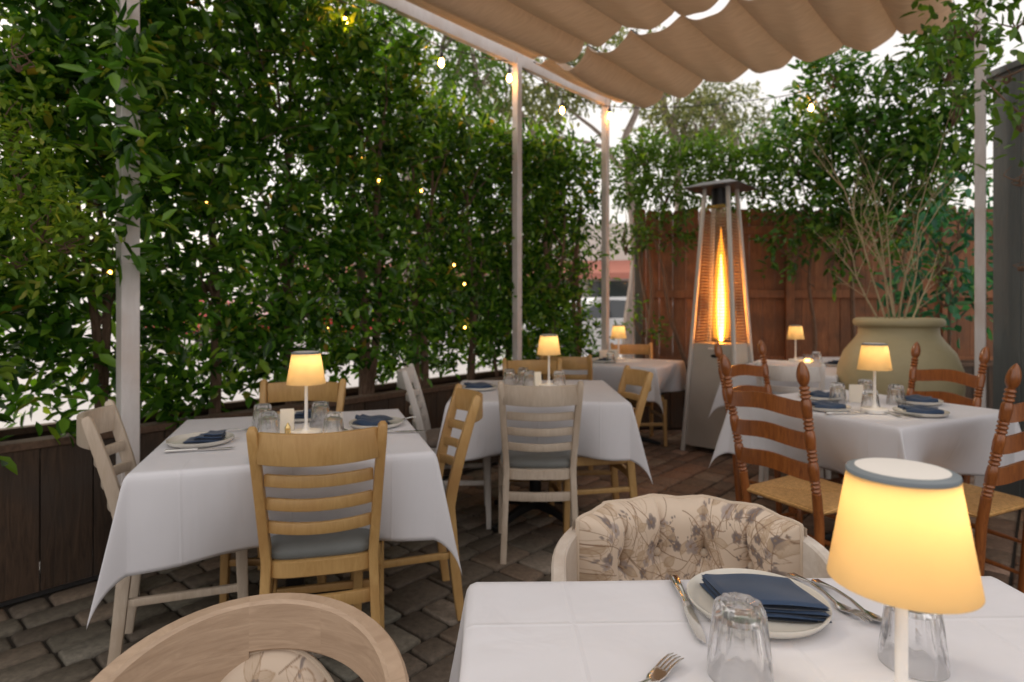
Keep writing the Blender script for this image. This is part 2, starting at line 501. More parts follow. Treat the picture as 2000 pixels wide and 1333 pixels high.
n2 = N(nt, "ShaderNodeTexNoise"); n2.inputs["Scale"].default_value = 1.3; n2.inputs["Detail"].default_value = 3
nt.links.new(tc.outputs["Object"], n2.inputs["Vector"])
mr = N(nt, "ShaderNodeMapRange"); mr.inputs[1].default_value = 0.3; mr.inputs[2].default_value = 0.7; mr.inputs[3].default_value = 0.6; mr.inputs[4].default_value = 1.35
nt.links.new(nz.outputs[0], mr.inputs[0])
hs = N(nt, "ShaderNodeHueSaturation"); nt.links.new(mr.outputs[0], hs.inputs["Value"]); nt.links.new(rp.outputs[0], hs.inputs["Color"])
# reddish pavers toward the far right of the patio
sx = N(nt, "ShaderNodeSeparateXYZ"); nt.links.new(tc.outputs["Object"], sx.inputs[0])
ad = N(nt, "ShaderNodeMath", operation='ADD'); nt.links.new(sx.outputs[0], ad.inputs[0]); nt.links.new(sx.outputs[1], ad.inputs[1])
m2 = N(nt, "ShaderNodeMapRange"); m2.inputs[1].default_value = 3.2; m2.inputs[2].default_value = 5.0; m2.inputs[3].default_value = 0.0; m2.inputs[4].default_value = 0.5
nt.links.new(ad.outputs[0], m2.inputs[0])
mul = N(nt, "ShaderNodeMix", data_type='RGBA'); mul.blend_type = 'MULTIPLY'
nt.links.new(m2.outputs[0], mul.inputs[0]); nt.links.new(hs.outputs[0], mul.inputs[6]); mul.inputs[7].default_value = (1.75, 1.15, 0.95, 1)
nt.links.new(mul.outputs[2], b.inputs["Base Color"])
b.inputs["Roughness"].default_value = 0.75
bp = N(nt, "ShaderNodeBump"); bp.inputs["Strength"].default_value = 0.8; bp.inputs["Distance"].default_value = 0.005
nt.links.new(nz.outputs[0], bp.inputs["Height"]); nt.links.new(bp.outputs[0], b.inputs["Normal"])
M['paver'] = m
M['joint'] = simple('joint_sand', (0.035, 0.028, 0.022), 0.95, noise=0.3, nscale=80)
M['street'] = simple('pale_street', (0.50, 0.49, 0.50), 0.85, noise=0.12, nscale=3)

GL = dict(
 hedge=[(0, (0.014, 0.050, 0.008)), (0.35, (0.042, 0.122, 0.015)), (0.7, (0.088, 0.215, 0.022)), (0.93, (0.17, 0.33, 0.035)), (0.985, (0.22, 0.32, 0.05)), (1, (0.34, 0.20, 0.04))],
 far=[(0, (0.03, 0.07, 0.012)), (0.5, (0.075, 0.16, 0.022)), (0.9, (0.09, 0.20, 0.03)), (1, (0.17, 0.28, 0.04))],
 glossy=[(0, (0.018, 0.060, 0.012)), (0.5, (0.048, 0.145, 0.022)), (0.9, (0.09, 0.19, 0.04)), (1, (0.16, 0.27, 0.05))],
 teal=[(0, (0.012, 0.06, 0.045)), (0.5, (0.02, 0.12, 0.08)), (0.9, (0.05, 0.20, 0.12)), (1, (0.12, 0.26, 0.16))],
 lime=[(0, (0.06, 0.13, 0.012)), (0.5, (0.12, 0.22, 0.02)), (0.9, (0.22, 0.33, 0.035)), (1, (0.34, 0.36, 0.07))],
 olive=[(0, (0.05, 0.07, 0.035)), (0.5, (0.10, 0.13, 0.06)), (0.9, (0.17, 0.20, 0.10)), (1, (0.24, 0.24, 0.15))],
)
for k, v in GL.items():
    M['leaf_' + k] = leafmat(k + '_leaves', v, 0.36 if k in ('hedge', 'glossy') else 0.42, 0.27 if k in ('hedge', 'glossy') else 0.45)

# ------------------------------------------------------------------ foliage
def leaf_mesh(P0, D, Nn, L, W):
    """P0 base points, D unit dirs, Nn approx normals, L,W arrays -> verts, tris"""
    n = len(P0)
    S = np.cross(D, Nn); S /= (np.linalg.norm(S, axis=1, keepdims=True) + 1e-9)
    U = np.cross(S, D)
    #            along, side, up
    prof = [(0, 0, 0), (0.33, 0.46, 0.05), (0.70, 0.36, 0.0), (1.0, 0, -0.14), (0.70, -0.36, 0.0), (0.33, -0.46, 0.05), (0.33, 0, -0.05), (0.70, 0, -0.09)]
    V = np.zeros((n, 8, 3))
    for i, (a, s_, u) in enumerate(prof):
        V[:, i] = P0 + D * (a * L)[:, None] + S * (s_ * W)[:, None] + U * (u * L)[:, None]
    tri = np.array([(0, 1, 6), (6, 1, 2), (6, 2, 7), (7, 2, 3), (0, 6, 5), (6, 7, 4), (6, 4, 5), (7, 3, 4)])
    F = (np.arange(n)[:, None, None] * 8 + tri[None]).reshape(-1, 3)
    return V.reshape(-1, 3), F

def unit(a):
    return a / (np.linalg.norm(a, axis=1, keepdims=True) + 1e-9)

def shoots(S0, SD, per, slen, leafL, leafW, up=0.15, droop=0.25, jitter=0.35):
    """shoots with alternate leaves. returns V,F and twig polylines"""
    n = len(S0)
    Ps, Ds, Ns = [], [], []
    for k in range(per):
        t = (k + 0.5) / per
        base = S0 + SD * (slen * t)[:, None] + np.array([0, 0, -1]) * (droop * slen * t * t)[:, None]
        side = unit(np.cross(SD, rng.normal(size=(n, 3))))
        d = unit(SD * (0.45 + 0.5 * t) + side * 1.0 + rng.normal(size=(n, 3)) * jitter + np.array([0, 0, -0.25 + up]))
        nn = unit(np.array([0, 0, 1.0]) + rng.normal(size=(n, 3)) * 0.55)
        Ps.append(base); Ds.append(d); Ns.append(nn)
    P0 = np.concatenate(Ps); D = np.concatenate(Ds); Nn = np.concatenate(Ns)
    m_ = len(P0)
    L = leafL * rng.uniform(0.45, 1.3, m_); W = leafW * rng.uniform(0.75, 1.2, m_)
    return leaf_mesh(P0, D, Nn, L, W)

def join(parts):
    Vs, Fs, o = [], [], 0
    for V, F in parts:
        Vs.append(V); Fs.append(F + o); o += len(V)
    return np.concatenate(Vs), np.concatenate(Fs)

def ellip_pts(c, r, n, shell=0.5):
    d = unit(rng.normal(size=(n, 3)))
    q = rng.uniform(shell, 1.0, n) ** 0.6
    return np.array(c) + d * q[:, None] * np.array(r), d

def wiggle(p0, p1, n=8, amp=0.03):
    p0, p1 = Vector(p0), Vector(p1)
    out = []
    ph = [random.uniform(0, 6) for _ in range(4)]
    for i in range(n + 1):
        t = i / n
        w = math.sin(PI * t) * 0.6 + t * 0.4
        out.append(p0.lerp(p1, t) + Vector((math.sin(ph[0] + 5 * t) * amp * w, math.sin(ph[1] + 4.3 * t) * amp * w, 0)))
    return out

# ------------------------------------------------------------------ ground
u = Vector((0.656, 0.755, 0)); v = Vector((0.755, -0.656, 0))      # along the hedge / across
F0 = Vector((-2.08, 2.5, 0))                                       # a point on the planter face
HA = math.atan2(u.x, u.y)                                          # hedge heading
g = MB(); g.add([(-150, -60, -0.035), (150, -60, -0.035), (150, 260, -0.035), (-150, 260, -0.035)], [(0, 1, 2, 3)])
tag(g.build('ground', M['street'], smooth=False), kind='structure')
g = MB()
g.add([tuple(F0 - u * 3.6 - v * .05 + Vector((0, 0, -.016))), tuple(F0 - u * 3.6 + v * 7.5 + Vector((0, 0, -.016))),
       tuple(F0 + u * 5.6 + v * 7.5 + Vector((0, 0, -.016))), tuple(F0 + u * 5.6 - v * .05 + Vector((0, 0, -.016)))], [(0, 3, 2, 1)])
tag(g.build('patio_bed', M['joint'], smooth=False), kind='structure')
g = MB()
row = 0.0
rr = random.Random(3)
while row < 7.3:
    wd = rr.choice([0.135, 0.135, 0.2])
    al = -3.5 + rr.uniform(0, .15)
    while al < 5.5:
        ln = rr.choice([0.135, 0.2, 0.2, 0.27])
        c = F0 + u * (al + ln / 2) + v * (row + wd / 2)
        if -2.9 < c.x < 4.6 and -.3 < c.y < 6.35 and not (c.y > .2 and abs(c.x) > c.y * .95 + .7):
            hw, hl = wd / 2 - 0.0065, ln / 2 - 0.0065
            ch = 0.007
            dz = rr.uniform(-0.002, 0.002)
            tl = [rr.uniform(-.0015, .0015) for _ in range(4)]
            vs_ = []
            for zz, ins, j in ((-0.03, 0, 0), (-ch, 0, 0), (0, ch, 1)):
                for q, (sa, sb) in enumerate(((-1, -1), (1, -1), (1, 1), (-1, 1))):
                    for e in (0, 1):
                        cut = 0.012
                        a = sa * (hl - ins); b_ = sb * (hw - ins)
                        if (e == 0) == (sa * sb < 0): a -= sa * cut
                        else: b_ -= sb * cut
                        pp = c + u * a + v * b_
                        vs_.append((pp.x, pp.y, zz + dz + (tl[q] if j else 0)))
            fs = [(k * 8 + i, k * 8 + (i + 1) % 8, (k + 1) * 8 + (i + 1) % 8, (k + 1) * 8 + i) for k in (0, 1) for i in range(8)]
            fs.append(tuple(range(16, 24)))
            g.add(vs_, fs)
        al += ln
    row += wd
tag(g.build('paving', M['paver'], angle=50), kind='structure')

# ------------------------------------------------------------------ planters
def planter(name, label, p0, p1, out, h=0.66, depth=0.45):
    """face from p0 to p1; out = unit vector towards the back"""
    t = thing(name, label, 'planter', p0, 0, 'wooden planters')
    d = (p1 - p0); L = d.length; d = d / L
    out = Vector(out)
    a = math.atan2(d.y, d.x)
    g = MB(); x = 0.0
    r_ = random.Random(5)
    while x < L - .02:
        w = min(r_.uniform(.13, .2), L - x)
        c = d * (x + w / 2) + out * 0.012
        g.box((c.x, c.y, h / 2 - .012 + .01), (w - 0.005, 0.022 + r_.uniform(0, .003), h - .045), a, 0.002)
        x += w
    g.build('face_boards', M['plank'], t, smooth=False)
    g = MB(); c = d * (L / 2) + out * 0.04
    g.box((c.x, c.y, h - 0.017), (L, 0.10, 0.034), a, 0.004)
    c2 = d * (L / 2) + out * (depth - .03)
    g.box((c2.x, c2.y, h - 0.017), (L, 0.06, 0.034), a, 0.004)
    g.build('cap', M['cap'], t, smooth=False)
    g = MB(); c = d * (L / 2) + out * depth
    g.box((c.x, c.y, (h - .04) / 2), (L, 0.022, h - .04), a)
    for e in (0, 1):
        c = d * (L * e) + out * (depth / 2 + .01)
        g.box((c.x, c.y, (h - .04) / 2 - .003), (0.022, depth - .03, h - .05), a)
    g.build('back_boards', M['plank'], t, smooth=False)
    g = MB(); c = d * (L / 2) + out * (depth / 2 + .005)
    g.box((c.x, c.y, h - .11), (L - .03, depth - .045, 0.06), a)
    g.build('soil', M['soil'], t, smooth=False)
    return t
nrm = -v
SA = 4.68
planter('planter', 'long weathered plank planter box running under the tall hedge on the left', F0 - u * 3.2, F0 + u * SA, nrm)
cor = F0 + u * SA
planter('planter', 'dark plank planter box along the wooden fence behind the heater', Vector((cor.x + .03, 6.06, 0)), Vector((5.0, 6.06, 0)), (0, 1, 0), depth=0.36)

# ------------------------------------------------------------------ hedge
def hedge_top(s):
    pts = [(-3, 3.2), (0.3, 3.3), (1.6, 3.15), (2.0, 2.95), (2.5, 2.62), (3.2, 2.55), (4.7, 2.72)]
    for (a, ha), (b_, hb) in zip(pts, pts[1:]):
        if s <= b_: return ha + (hb - ha) * max(0, (s - a) / (b_ - a))
    return pts[-1][1]
def hedge_plant(s, label, nl, leaf=0.078, mat='leaf_hedge', sp=.5):
    base = F0 + u * s + nrm * 0.21
    t = thing('hedge_shrub', label, 'shrub', (base.x, base.y, .55), 0, 'hedge shrubs in the plank planter')
    # trunk with limbs
    g = MB()
    top = hedge_top(s)
    ns = random.choice([1, 2, 2])
    limbs = []
    for k in range(ns):
        r00 = random.choice([.024, .032, .042])
        off = u * random.uniform(-.04, .04)
        pts = wiggle((off.x, off.y, 0), (off.x * 4 + random.uniform(-.1, .1), off.y * 4 + random.uniform(-.05, .05), top - 1.0), 12, 0.05)
        g.tube(pts, [r00 * (1 - .7 * i / 12) for i in range(13)], 7)
        limbs += pts[3:]
    for k in range(16):
        p = random.choice(limbs)
        q = p + u * random.uniform(-.3, .3) + v * random.uniform(-.15, .22) + Vector((0, 0, random.uniform(.1, .45)))
        g.tube(wiggle(p, q, 4, 0.02), [0.010, 0.008, 0.006, 0.004, 0.002], 5)
    # crown
    per = 7
    n = nl // per
    zb = 0.70 + random.uniform(-.08, .08)
    zz = zb + (top + .05 - zb) * rng.uniform(0, 1, n) ** 0.92
    au = rng.uniform(-sp * .62, sp * .62, n)
    dep = rng.uniform(-0.20, 0.17 if s < 2.4 else .07, n)
    # ragged lower hem and clumps
    hem = zb + .12 * np.sin(au * 9 + s * 5) + .08 * np.sin(au * 23 + s * 11)
    zz = np.where(zz < hem, hem + rng.uniform(0, .5, n), zz)
    cl = np.sin(au * 7 + s * 13 + zz * 5) * np.sin(zz * 6.1 + s * 3)
    keep = (cl > -0.6) | (rng.uniform(size=n) < .5)
    zz, au, dep = zz[keep], au[keep], dep[keep]; n = len(zz)
    dep = dep + .05 * np.sin(zz * 4 + au * 6 + s) + (np.clip((zz - 1.2) / 1.2, 0, 1) * rng.uniform(0, .22, n) if s < .7 else 0)
    un = np.array(u); vn = np.array(v)
    S0 = np.array([[0, 0, -0.55]]) + un * au[:, None] + vn * dep[:, None] + np.array([0, 0, 1.0]) * zz[:, None]
    outd = np.where(dep > 0, 1, -1) * rng.uniform(.1, 1.0, n)
    SD = unit(vn * outd[:, None] + un * rng.normal(size=n)[:, None] * .7 + np.array([0, 0, 1.0]) * rng.uniform(-.35, .9, n)[:, None])
    parts = [shoots(S0, SD, per, rng.uniform(.10, .2, n), leaf, leaf * .44)]
    # long whips
    m_ = 12 if s < 2.4 else 4
    zz = rng.uniform(1.3, top, m_); au = rng.uniform(-sp * .5, sp * .5, m_)
    S1 = np.array([[0, 0, -0.55]]) + un * au[:, None] + vn * 0.12 + np.array([0, 0, 1.0]) * zz[:, None]
    SD1 = unit(vn * rng.uniform(.3, .9, m_)[:, None] + un * rng.normal(size=m_)[:, None] * .8 + np.array([0, 0, 1.0]) * rng.uniform(.1, .9, m_)[:, None])
    sl = rng.uniform(.22, .36, m_)
    parts.append(shoots(S1, SD1, 11, sl, leaf * 1.1, leaf * .42, jitter=.2))
    m2_ = 26
    au2 = rng.uniform(-sp * .55, sp * .55, m2_)
    S2 = np.array([[0, 0, -0.55]]) + un * au2[:, None] + vn * rng.uniform(-.15, .15, m2_)[:, None] + np.array([0, 0, 1.0]) * (top - rng.uniform(.0, .25, m2_))[:, None]
    SD2 = unit(np.array([0, 0, 1.0]) + rng.normal(size=(m2_, 3)) * .35)
    parts.append(shoots(S2, SD2, 9, rng.uniform(.15, .34, m2_), leaf, leaf * .42, up=.5, droop=0))
    if -.2 < s < .5:
        m3 = 34
        yy = rng.uniform(40, 560, m3) ** 1.0
        yy = np.where(rng.uniform(size=m3) < .6, yy * .75 + 20, yy)
        S3 = np.array([list(PZ(rng.uniform(205, 262), q, rng.uniform(2.42, 2.6)) - base - Vector((0, 0, .55))) for q in yy]) + np.array([0, 0, 0])
        SD3 = unit(un * .5 + vn * .4 + rng.normal(size=(m3, 3)) * .6)
        parts.append(shoots(S3, SD3, 5, rng.uniform(.08, .16, m3), leaf, leaf * .44))
    V, F = join(parts)
    mk_np('crown', V, F, M[mat], t)
    for a_, d_, l_ in zip(S1, SD1, sl):
        p = [Vector(a_ + d_ * l_ * q + np.array([0, 0, -1]) * .25 * l_ * q * q) for q in (0, .33, .66, 1)]
        g.tube(p, [0.003, .0027, .002, .0012], 4)
    g.build('trunk', M['bark'], t)
    return t
svals = [-1.55, -1.05, -.55, -.08, .42, .92, 1.42, 1.92, 2.42, 2.92, 3.42, 3.92, 4.36]
hl = {
 -1.55: 'dark hedge shrub far left by the frame edge, nearest the camera',
 -1.05: 'dark hedge shrub behind the yellow green vine at the left edge',
 -.55: 'dense dark hedge shrub at the left edge, right of the lime vine',
 -.08: 'tall dark hedge shrub just left of the nearest white post',
 .42: 'tall dark hedge shrub directly behind the nearest white post',
 .92: 'tall hedge shrub just right of the nearest white post, behind front left table',
 1.42: 'hedge shrub with thick brown trunk left of the front left table lamp',
 1.92: 'hedge shrub rising behind the front left table lamp',
 2.42: 'hedge shrub behind the white chair between the two left tables',
 2.92: 'hedge shrub above the left end of the middle table, near the stakes',
 3.42: 'hedge shrub just left of the middle white post',
 3.92: 'hedge shrub between the two farther white posts',
 4.36: 'last hedge shrub, next to the bright gap beside the fence'}
for s in svals:
    near = 1.0 if s < 1 else 0.9
    hedge_plant(s, hl[s], int(5800 if s < 1 else 6600 if s < 1.6 else 5900 if s < 4 else 4000), leaf=(.095 if s < 1 else .084 if s < 2 else .076))

# wooden stakes tied round one shrub
base = F0 + u * 2.98 + nrm * .2
t = thing('plant_stakes', 'brown wooden stakes forming a tripod in the planter behind the middle table', 'stakes', (base.x, base.y, .55))
for k in (-1, 0, 1):
    g = MB(); p = u * (.17 * k) + v * (.08 if k else -.05)
    g.tube([(p.x, p.y, 0), (p.x * .1, p.y * .1, .95 + .1 * k)], 0.014, 7); g.build('stake', M['cap'], t)

# ------------------------------------------------------------------ other plants
def plant(name, label, cat, base, limbs, blobs, leaf, mat, bark='bark', per=7, group=None, r0=0.025, twr=None):
    """limbs: list of (p0,p1,r0,r1) world; blobs: (centre, radii, n leaves, up)"""
    base = Vector(base)
    t = thing(name, label, cat, base, 0, group)
    g = MB()
    for (p0, p1, ra, rb) in limbs:
        pts = wiggle(Vector(p0) - base, Vector(p1) - base, 9, 0.05 if twr is None else twr)
        g.tube(pts, [ra + (rb - ra) * i / 9 for i in range(10)], 8)
    for (c, r, n, upv) in blobs:
        for k in range(5):
            q = Vector(c) - base + Vector((random.uniform(-.7, .7) * r[0], random.uniform(-.7, .7) * r[1], random.uniform(-.3, .8) * r[2]))
            p = Vector(c) - base + Vector((0, 0, -r[2] * .8))
            g.tube(wiggle(p, q, 5, 0.04), [r0 * .4 * (1 - i / 6.5) for i in range(6)], 5)
    g.build('trunk', M[bark], t)
    parts = []
    for (c, r, n, upv) in blobs:
        m_ = max(1, n // per)
        S0, d = ellip_pts(np.array(c) - np.array(base), r, m_, .25)
        SD = unit(d * .8 + rng.normal(size=(m_, 3)) * .45 + np.array([0, 0, upv]))
        parts.append(shoots(S0, SD, per, rng.uniform(2.0, 3.2, m_) * leaf, leaf, leaf * .44, up=upv * .5))
    V, F = join(parts)
    mk_np('crown', V, F, M[mat], t)
    return t
def bl(px, py, Z, rx, rz, n, ry=.25, upv=.3):
    s = Z / FPX
    return (PZ(px, py, Z), (rx * s, ry, rz * s), n, upv)

# shrubs growing in the fence planter
fz = 6.22
def rootz(px): 
    return Vector(((px - CX) / FPX * fz, fz, .55))
plant('fence_shrub', 'leafy shrub with three pale stems at the left end of the wooden fence', 'shrub', rootz(1285),
      [(rootz(1268), PZ(1262, 430, fz), .028, .012), (rootz(1285), PZ(1245, 400, fz), .02, .01), (rootz(1345), PZ(1272, 460, fz), .026, .012), (PZ(1272, 460, fz), PZ(1300, 330, fz), .012, .006)],
      [bl(1235, 340, fz, 62, 55, 900), bl(1300, 350, fz, 70, 60, 1000), bl(1262, 300, fz, 55, 30, 350, upv=.8), bl(1222, 450, fz, 28, 60, 260), bl(1300, 450, fz, 60, 45, 330), bl(1255, 640, fz, 25, 45, 120)], .072, 'leaf_far', group='shrubs along the wooden fence')
plant('fence_shrub', 'leafy shrub behind the tall pyramid heater', 'shrub', rootz(1400),
      [(rootz(1400), PZ(1395, 380, fz), .026, .012)],
      [bl(1375, 340, fz, 60, 50, 850), bl(1440, 335, fz, 60, 55, 850), bl(1400, 300, fz, 60, 22, 300, upv=.8), bl(1490, 350, fz, 40, 50, 400)], .072, 'leaf_far', group='shrubs along the wooden fence')
plant('fence_shrub', 'tall glossy shrub with one slim stem against the fence, right of the heater', 'shrub', rootz(1588),
      [(rootz(1585), PZ(1592, 470, fz), .022, .014), (PZ(1592, 470, fz), PZ(1570, 330, fz), .013, .006), (PZ(1590, 560, fz), PZ(1560, 520, fz), .008, .004)],
      [bl(1560, 290, 5.9, 60, 70, 800), bl(1580, 390, 5.9, 60, 55, 600), bl(1610, 200, 5.7, 50, 60, 600), bl(1630, 140, 5.6, 34, 40, 260, upv=.9), bl(1550, 480, 6.0, 50, 40, 160), bl(1620, 490, 6.0, 40, 50, 180)], .098, 'leaf_glossy', group='shrubs along the wooden fence')
plant('fence_shrub', 'big dark glossy shrub rising behind the clay jar up to the canopy', 'shrub', rootz(1700),
      [(rootz(1665), PZ(1690, 300, 5.9), .028, .012), (rootz(1720), PZ(1800, 260, 5.8), .028, .012)],
      [bl(1690, 300, 5.7, 75, 80, 1100), bl(1770, 330, 5.6, 80, 80, 1000), bl(1820, 200, 5.4, 70, 90, 1200), bl(1700, 220, 5.6, 50, 55, 450), bl(1850, 120, 5.2, 40, 60, 500, upv=.8), bl(1740, 430, 5.8, 90, 55, 600), bl(1650, 420, 5.8, 50, 50, 250), bl(1850, 300, 5.3, 40, 80, 700)], .098, 'leaf_glossy', group='shrubs along the wooden fence')
plant('broadleaf_plant', 'plant with broad teal green leaves between the clay jar and the white corner post', 'plant', (3.38, 4.75, .0),
      [((3.38, 4.75, 0), PZ(1850, 480, 4.75), .02, .008), (PZ(1850, 560, 4.75), PZ(1800, 450, 4.6), .012, .005)],
      [bl(1850, 480, 4.8, 60, 70, 200, upv=-.1), bl(1845, 560, 4.75, 58, 50, 220, upv=-.1), bl(1875, 430, 4.8, 35, 50, 100, upv=0), bl(1800, 600, 4.9, 25, 30, 50)], .115, 'leaf_teal', per=4)

# lime vine at the left edge
plant('vine', 'yellow green small leaved vine bulging over the planter at the left frame edge', 'vine', (-2.3, 2.3, .58),
      [((-2.3, 2.3, .58), (-1.95, 2.2, 1.5), .012, .008), ((-1.95, 2.2, 1.5), (-1.8, 2.1, 2.3), .007, .003)],
      [bl(40, 330, 2.2, 60, 70, 420, .14), bl(80, 430, 2.15, 65, 55, 520, .14), bl(20, 240, 2.25, 40, 60, 260, .12), bl(130, 470, 2.2, 40, 30, 160, .1), bl(35, 100, 2.2, 45, 50, 90, .08), bl(30, 500, 2.2, 50, 30, 160, .12)], .043, 'leaf_lime', per=5, r0=.012)
# branch over the grey wall, upper right
plant('climbing_plant', 'fresh green climbing plant arching over the grey wall at the upper right', 'plant', (3.15, 3.1, 0),
      [((3.15, 3.1, 0), (3.05, 3.05, 2.6), .02, .012), ((3.05, 3.05, 2.6), PZ(1960, 150, 3.1), .01, .005), (PZ(2010, 240, 3.0), PZ(1915, 155, 3.1), .006, .003)],
      [bl(1985, 30, 3.1, 50, 40, 100, .2), bl(1900, 40, 3.3, 45, 50, 90, .2), bl(1965, 140, 3.0, 30, 30, 45, .12), bl(1995, 230, 3.0, 20, 35, 35, .1), bl(1860, 40, 3.4, 40, 50, 90, .2), bl(1995, 340, 3.0, 12, 30, 14, .1), bl(1998, 520, 3.0, 8, 12, 5, .05), bl(1860, 200, 3.6, 40, 60, 90, .2)], .082, 'leaf_far', per=5, r0=.012)

# distant trees
def bgtree(label, px, Z, blobs, limbs, mat='leaf_olive', leaf=.13):
    b0 = Vector(((px - CX) / FPX * Z, Z, -.03))
    L = [(b0, PZ(px, 330, Z), .12, .09)]
    for (a, b_, c, d, ra, rb) in limbs: L.append((PZ(a, b_, Z), PZ(c, d, Z), ra, rb))
    plant('street_tree', label, 'tree', b0, L, [bl(q[0], q[1], Z, q[2], q[3], int(q[4] * 2.4), ry=1.0, upv=-.1) for q in blobs], leaf, mat, 'bark_grey', per=6, group='trees beyond the hedge', r0=.08, twr=.15)
bgtree('dark branched tree above the hedge, left of the middle white post', 800, 9.5,
       [(760, 60, 60, 70, 420), (860, 60, 70, 60, 420), (830, 180, 80, 60, 420), (930, 120, 60, 80, 420), (720, 140, 50, 60, 300), (960, 40, 50, 50, 260), (620, 10, 110, 40, 360), (900, 220, 60, 40, 260)],
       [(800, 330, 760, 60, .10, .04), (800, 330, 900, 90, .09, .03), (850, 200, 990, 60, .05, .02)], 'leaf_far', .11)
bgtree('grey olive tree beyond the hedge with a curved bare limb between the posts', 1230, 11,
       [(1080, 150, 70, 60, 420), (1150, 130, 60, 60, 350), (1040, 230, 60, 40, 280), (1250, 120, 70, 60, 360), (980, 180, 50, 50, 220)],
       [(1230, 330, 1238, 190, .07, .05), (1215, 330, 1110, 205, .055, .025), (1190, 290, 1070, 262, .045, .02), (1238, 200, 1200, 120, .04, .02)])
bgtree('grey olive tree with upright trunk above the fence, left of the heater top', 1320, 13,
       [(1310, 190, 60, 60, 300), (1370, 230, 60, 50, 300), (1290, 260, 50, 40, 200), (1400, 200, 40, 40, 180)],
       [(1315, 330, 1300, 180, .12, .08), (1320, 330, 1370, 190, .09, .05)])
bgtree('pale grey tree fading above the fence, right of the heater top', 1430, 16,
       [(1420, 220, 60, 60, 380), (1460, 260, 60, 40, 300), (1380, 260, 50, 40, 220), (1540, 270, 60, 26, 200)],
       [(1430, 330, 1420, 220, .12, .07)])

# ------------------------------------------------------------------ fence
FX0 = (1237 - CX) / FPX * 6.5
t = thing('wooden_fence', 'tall reddish brown board fence across the back, behind heater and jar', 'fence', (FX0, 6.5, -.01))
g = MB(); x = 0; r_ = random.Random(9)
while x < 4.9:
    w = r_.uniform(.125, .145); h = 2.27 + r_.uniform(-.03, .03)
    c = .018
    off = r_.uniform(-.004, .004)
    vs_ = []
    for yy in (-.009 + off, .009 + off):
        vs_ += [(x, yy, 0), (x + w - .006, yy, 0), (x + w - .006, yy, h - c * 1.6), (x + w - .006 - c, yy, h), (x + c, yy, h), (x, yy, h - c * 1.6)]
    fs = [(0, 1, 2, 3, 4, 5), (11, 10, 9, 8, 7, 6)] + [((i + 1) % 6, i, i + 6, (i + 1) % 6 + 6) for i in range(6)]
    g.add(vs_, fs); x += w
g.build('boards', M['fence'], t, smooth=False)
for zz in (2.03, 1.36, .66):
    g = MB(); g.box((2.45, -.035, zz), (4.9, .04, .085), 0, .004); g.build('rail', M['fence'], t, smooth=False)
for xx in (.045, 1.62, 3.25, 4.85):
    g = MB(); g.box((xx, -.075 if xx > .1 else -.05, 1.1 if xx > .1 else 1.06), (.09, .04, 2.2 if xx > .1 else 2.12), 0, .004); g.build('post', M['greyoldwood'] if xx < .1 else M['fence'], t, smooth=False)
# grey wall
t = thing('grey_wall', 'dark grey board and batten wall at the right edge', 'wall', (3.18, 4.05, -.01))
g = MB(); y = 0
wd = Vector((.10, -1.0, 0)).normalized()
wa = math.atan2(wd.y, wd.x)
g2 = MB()
k = 0
while y < 2.6:
    c = wd * (y + .1)
    g.box((c.x, c.y, 1.37), (.196, .03, 2.74), wa, .003); y += .2
g.build('boards', M['greywood'], t, smooth=False)
g = MB(); c = wd * 1.3; g.box((c.x - .0, c.y, 2.76), (2.66, .07, .045), wa, .004); g.build('coping', M['greywood'], t, smooth=False)

# ------------------------------------------------------------------ pergola
pB = Vector((.041, 4.9, 0)); pC = pB + u * 1.30
pA = Vector((-1.625, 2.6, 0)); LA = (pB - pA).length
pD = pC + v * 2.86
BH = 3.2
t = thing('pergola', 'white pergola frame of slim posts and beams carrying the pleated canopy', 'pergola', pB)
def postm(p, s_):
    g = MB(); c = p - pB
    g.box((c.x, c.y, BH / 2), (s_, s_, BH), -HA, .003)
    return g
for p, s_, lb in ((pA, .07, 'thick white post half covered by hedge leaves'), (pB, .057, 'middle white post'), (pC, .057, 'far white post lit orange'), (pD, .058, 'white corner post beside the grey wall')):
    o = postm(p, s_).build('post', M['post'], t, smooth=False); o['label'] = lb
g = MB(); a = pC - pB + u * .05; b_ = -(u * (LA + .1))
g.sweep([(b_.x, b_.y, BH - .012), (a.x, a.y, BH - .012)], .10, .045, (0, 0, 1), .1); g.build('beam', M['post'], t)
e = pD - pB
g = MB(); b2 = e - u * 4.2
g.sweep([(e.x, e.y, BH + .035), (b2.x, b2.y, BH + .035)], .07, .07, (0, 0, 1), .1); g.build('beam', M['post'], t)
for s_ in (0, -2.9):
    g = MB(); p0 = u * s_ + v * .04; p1 = u * s_ + v * 2.84
    g.sweep([(p0.x, p0.y, BH + .06), (p1.x, p1.y, BH + .06)], .03, .03, (0, 0, 1), .2); g.build('crossbar', M['post'], t)

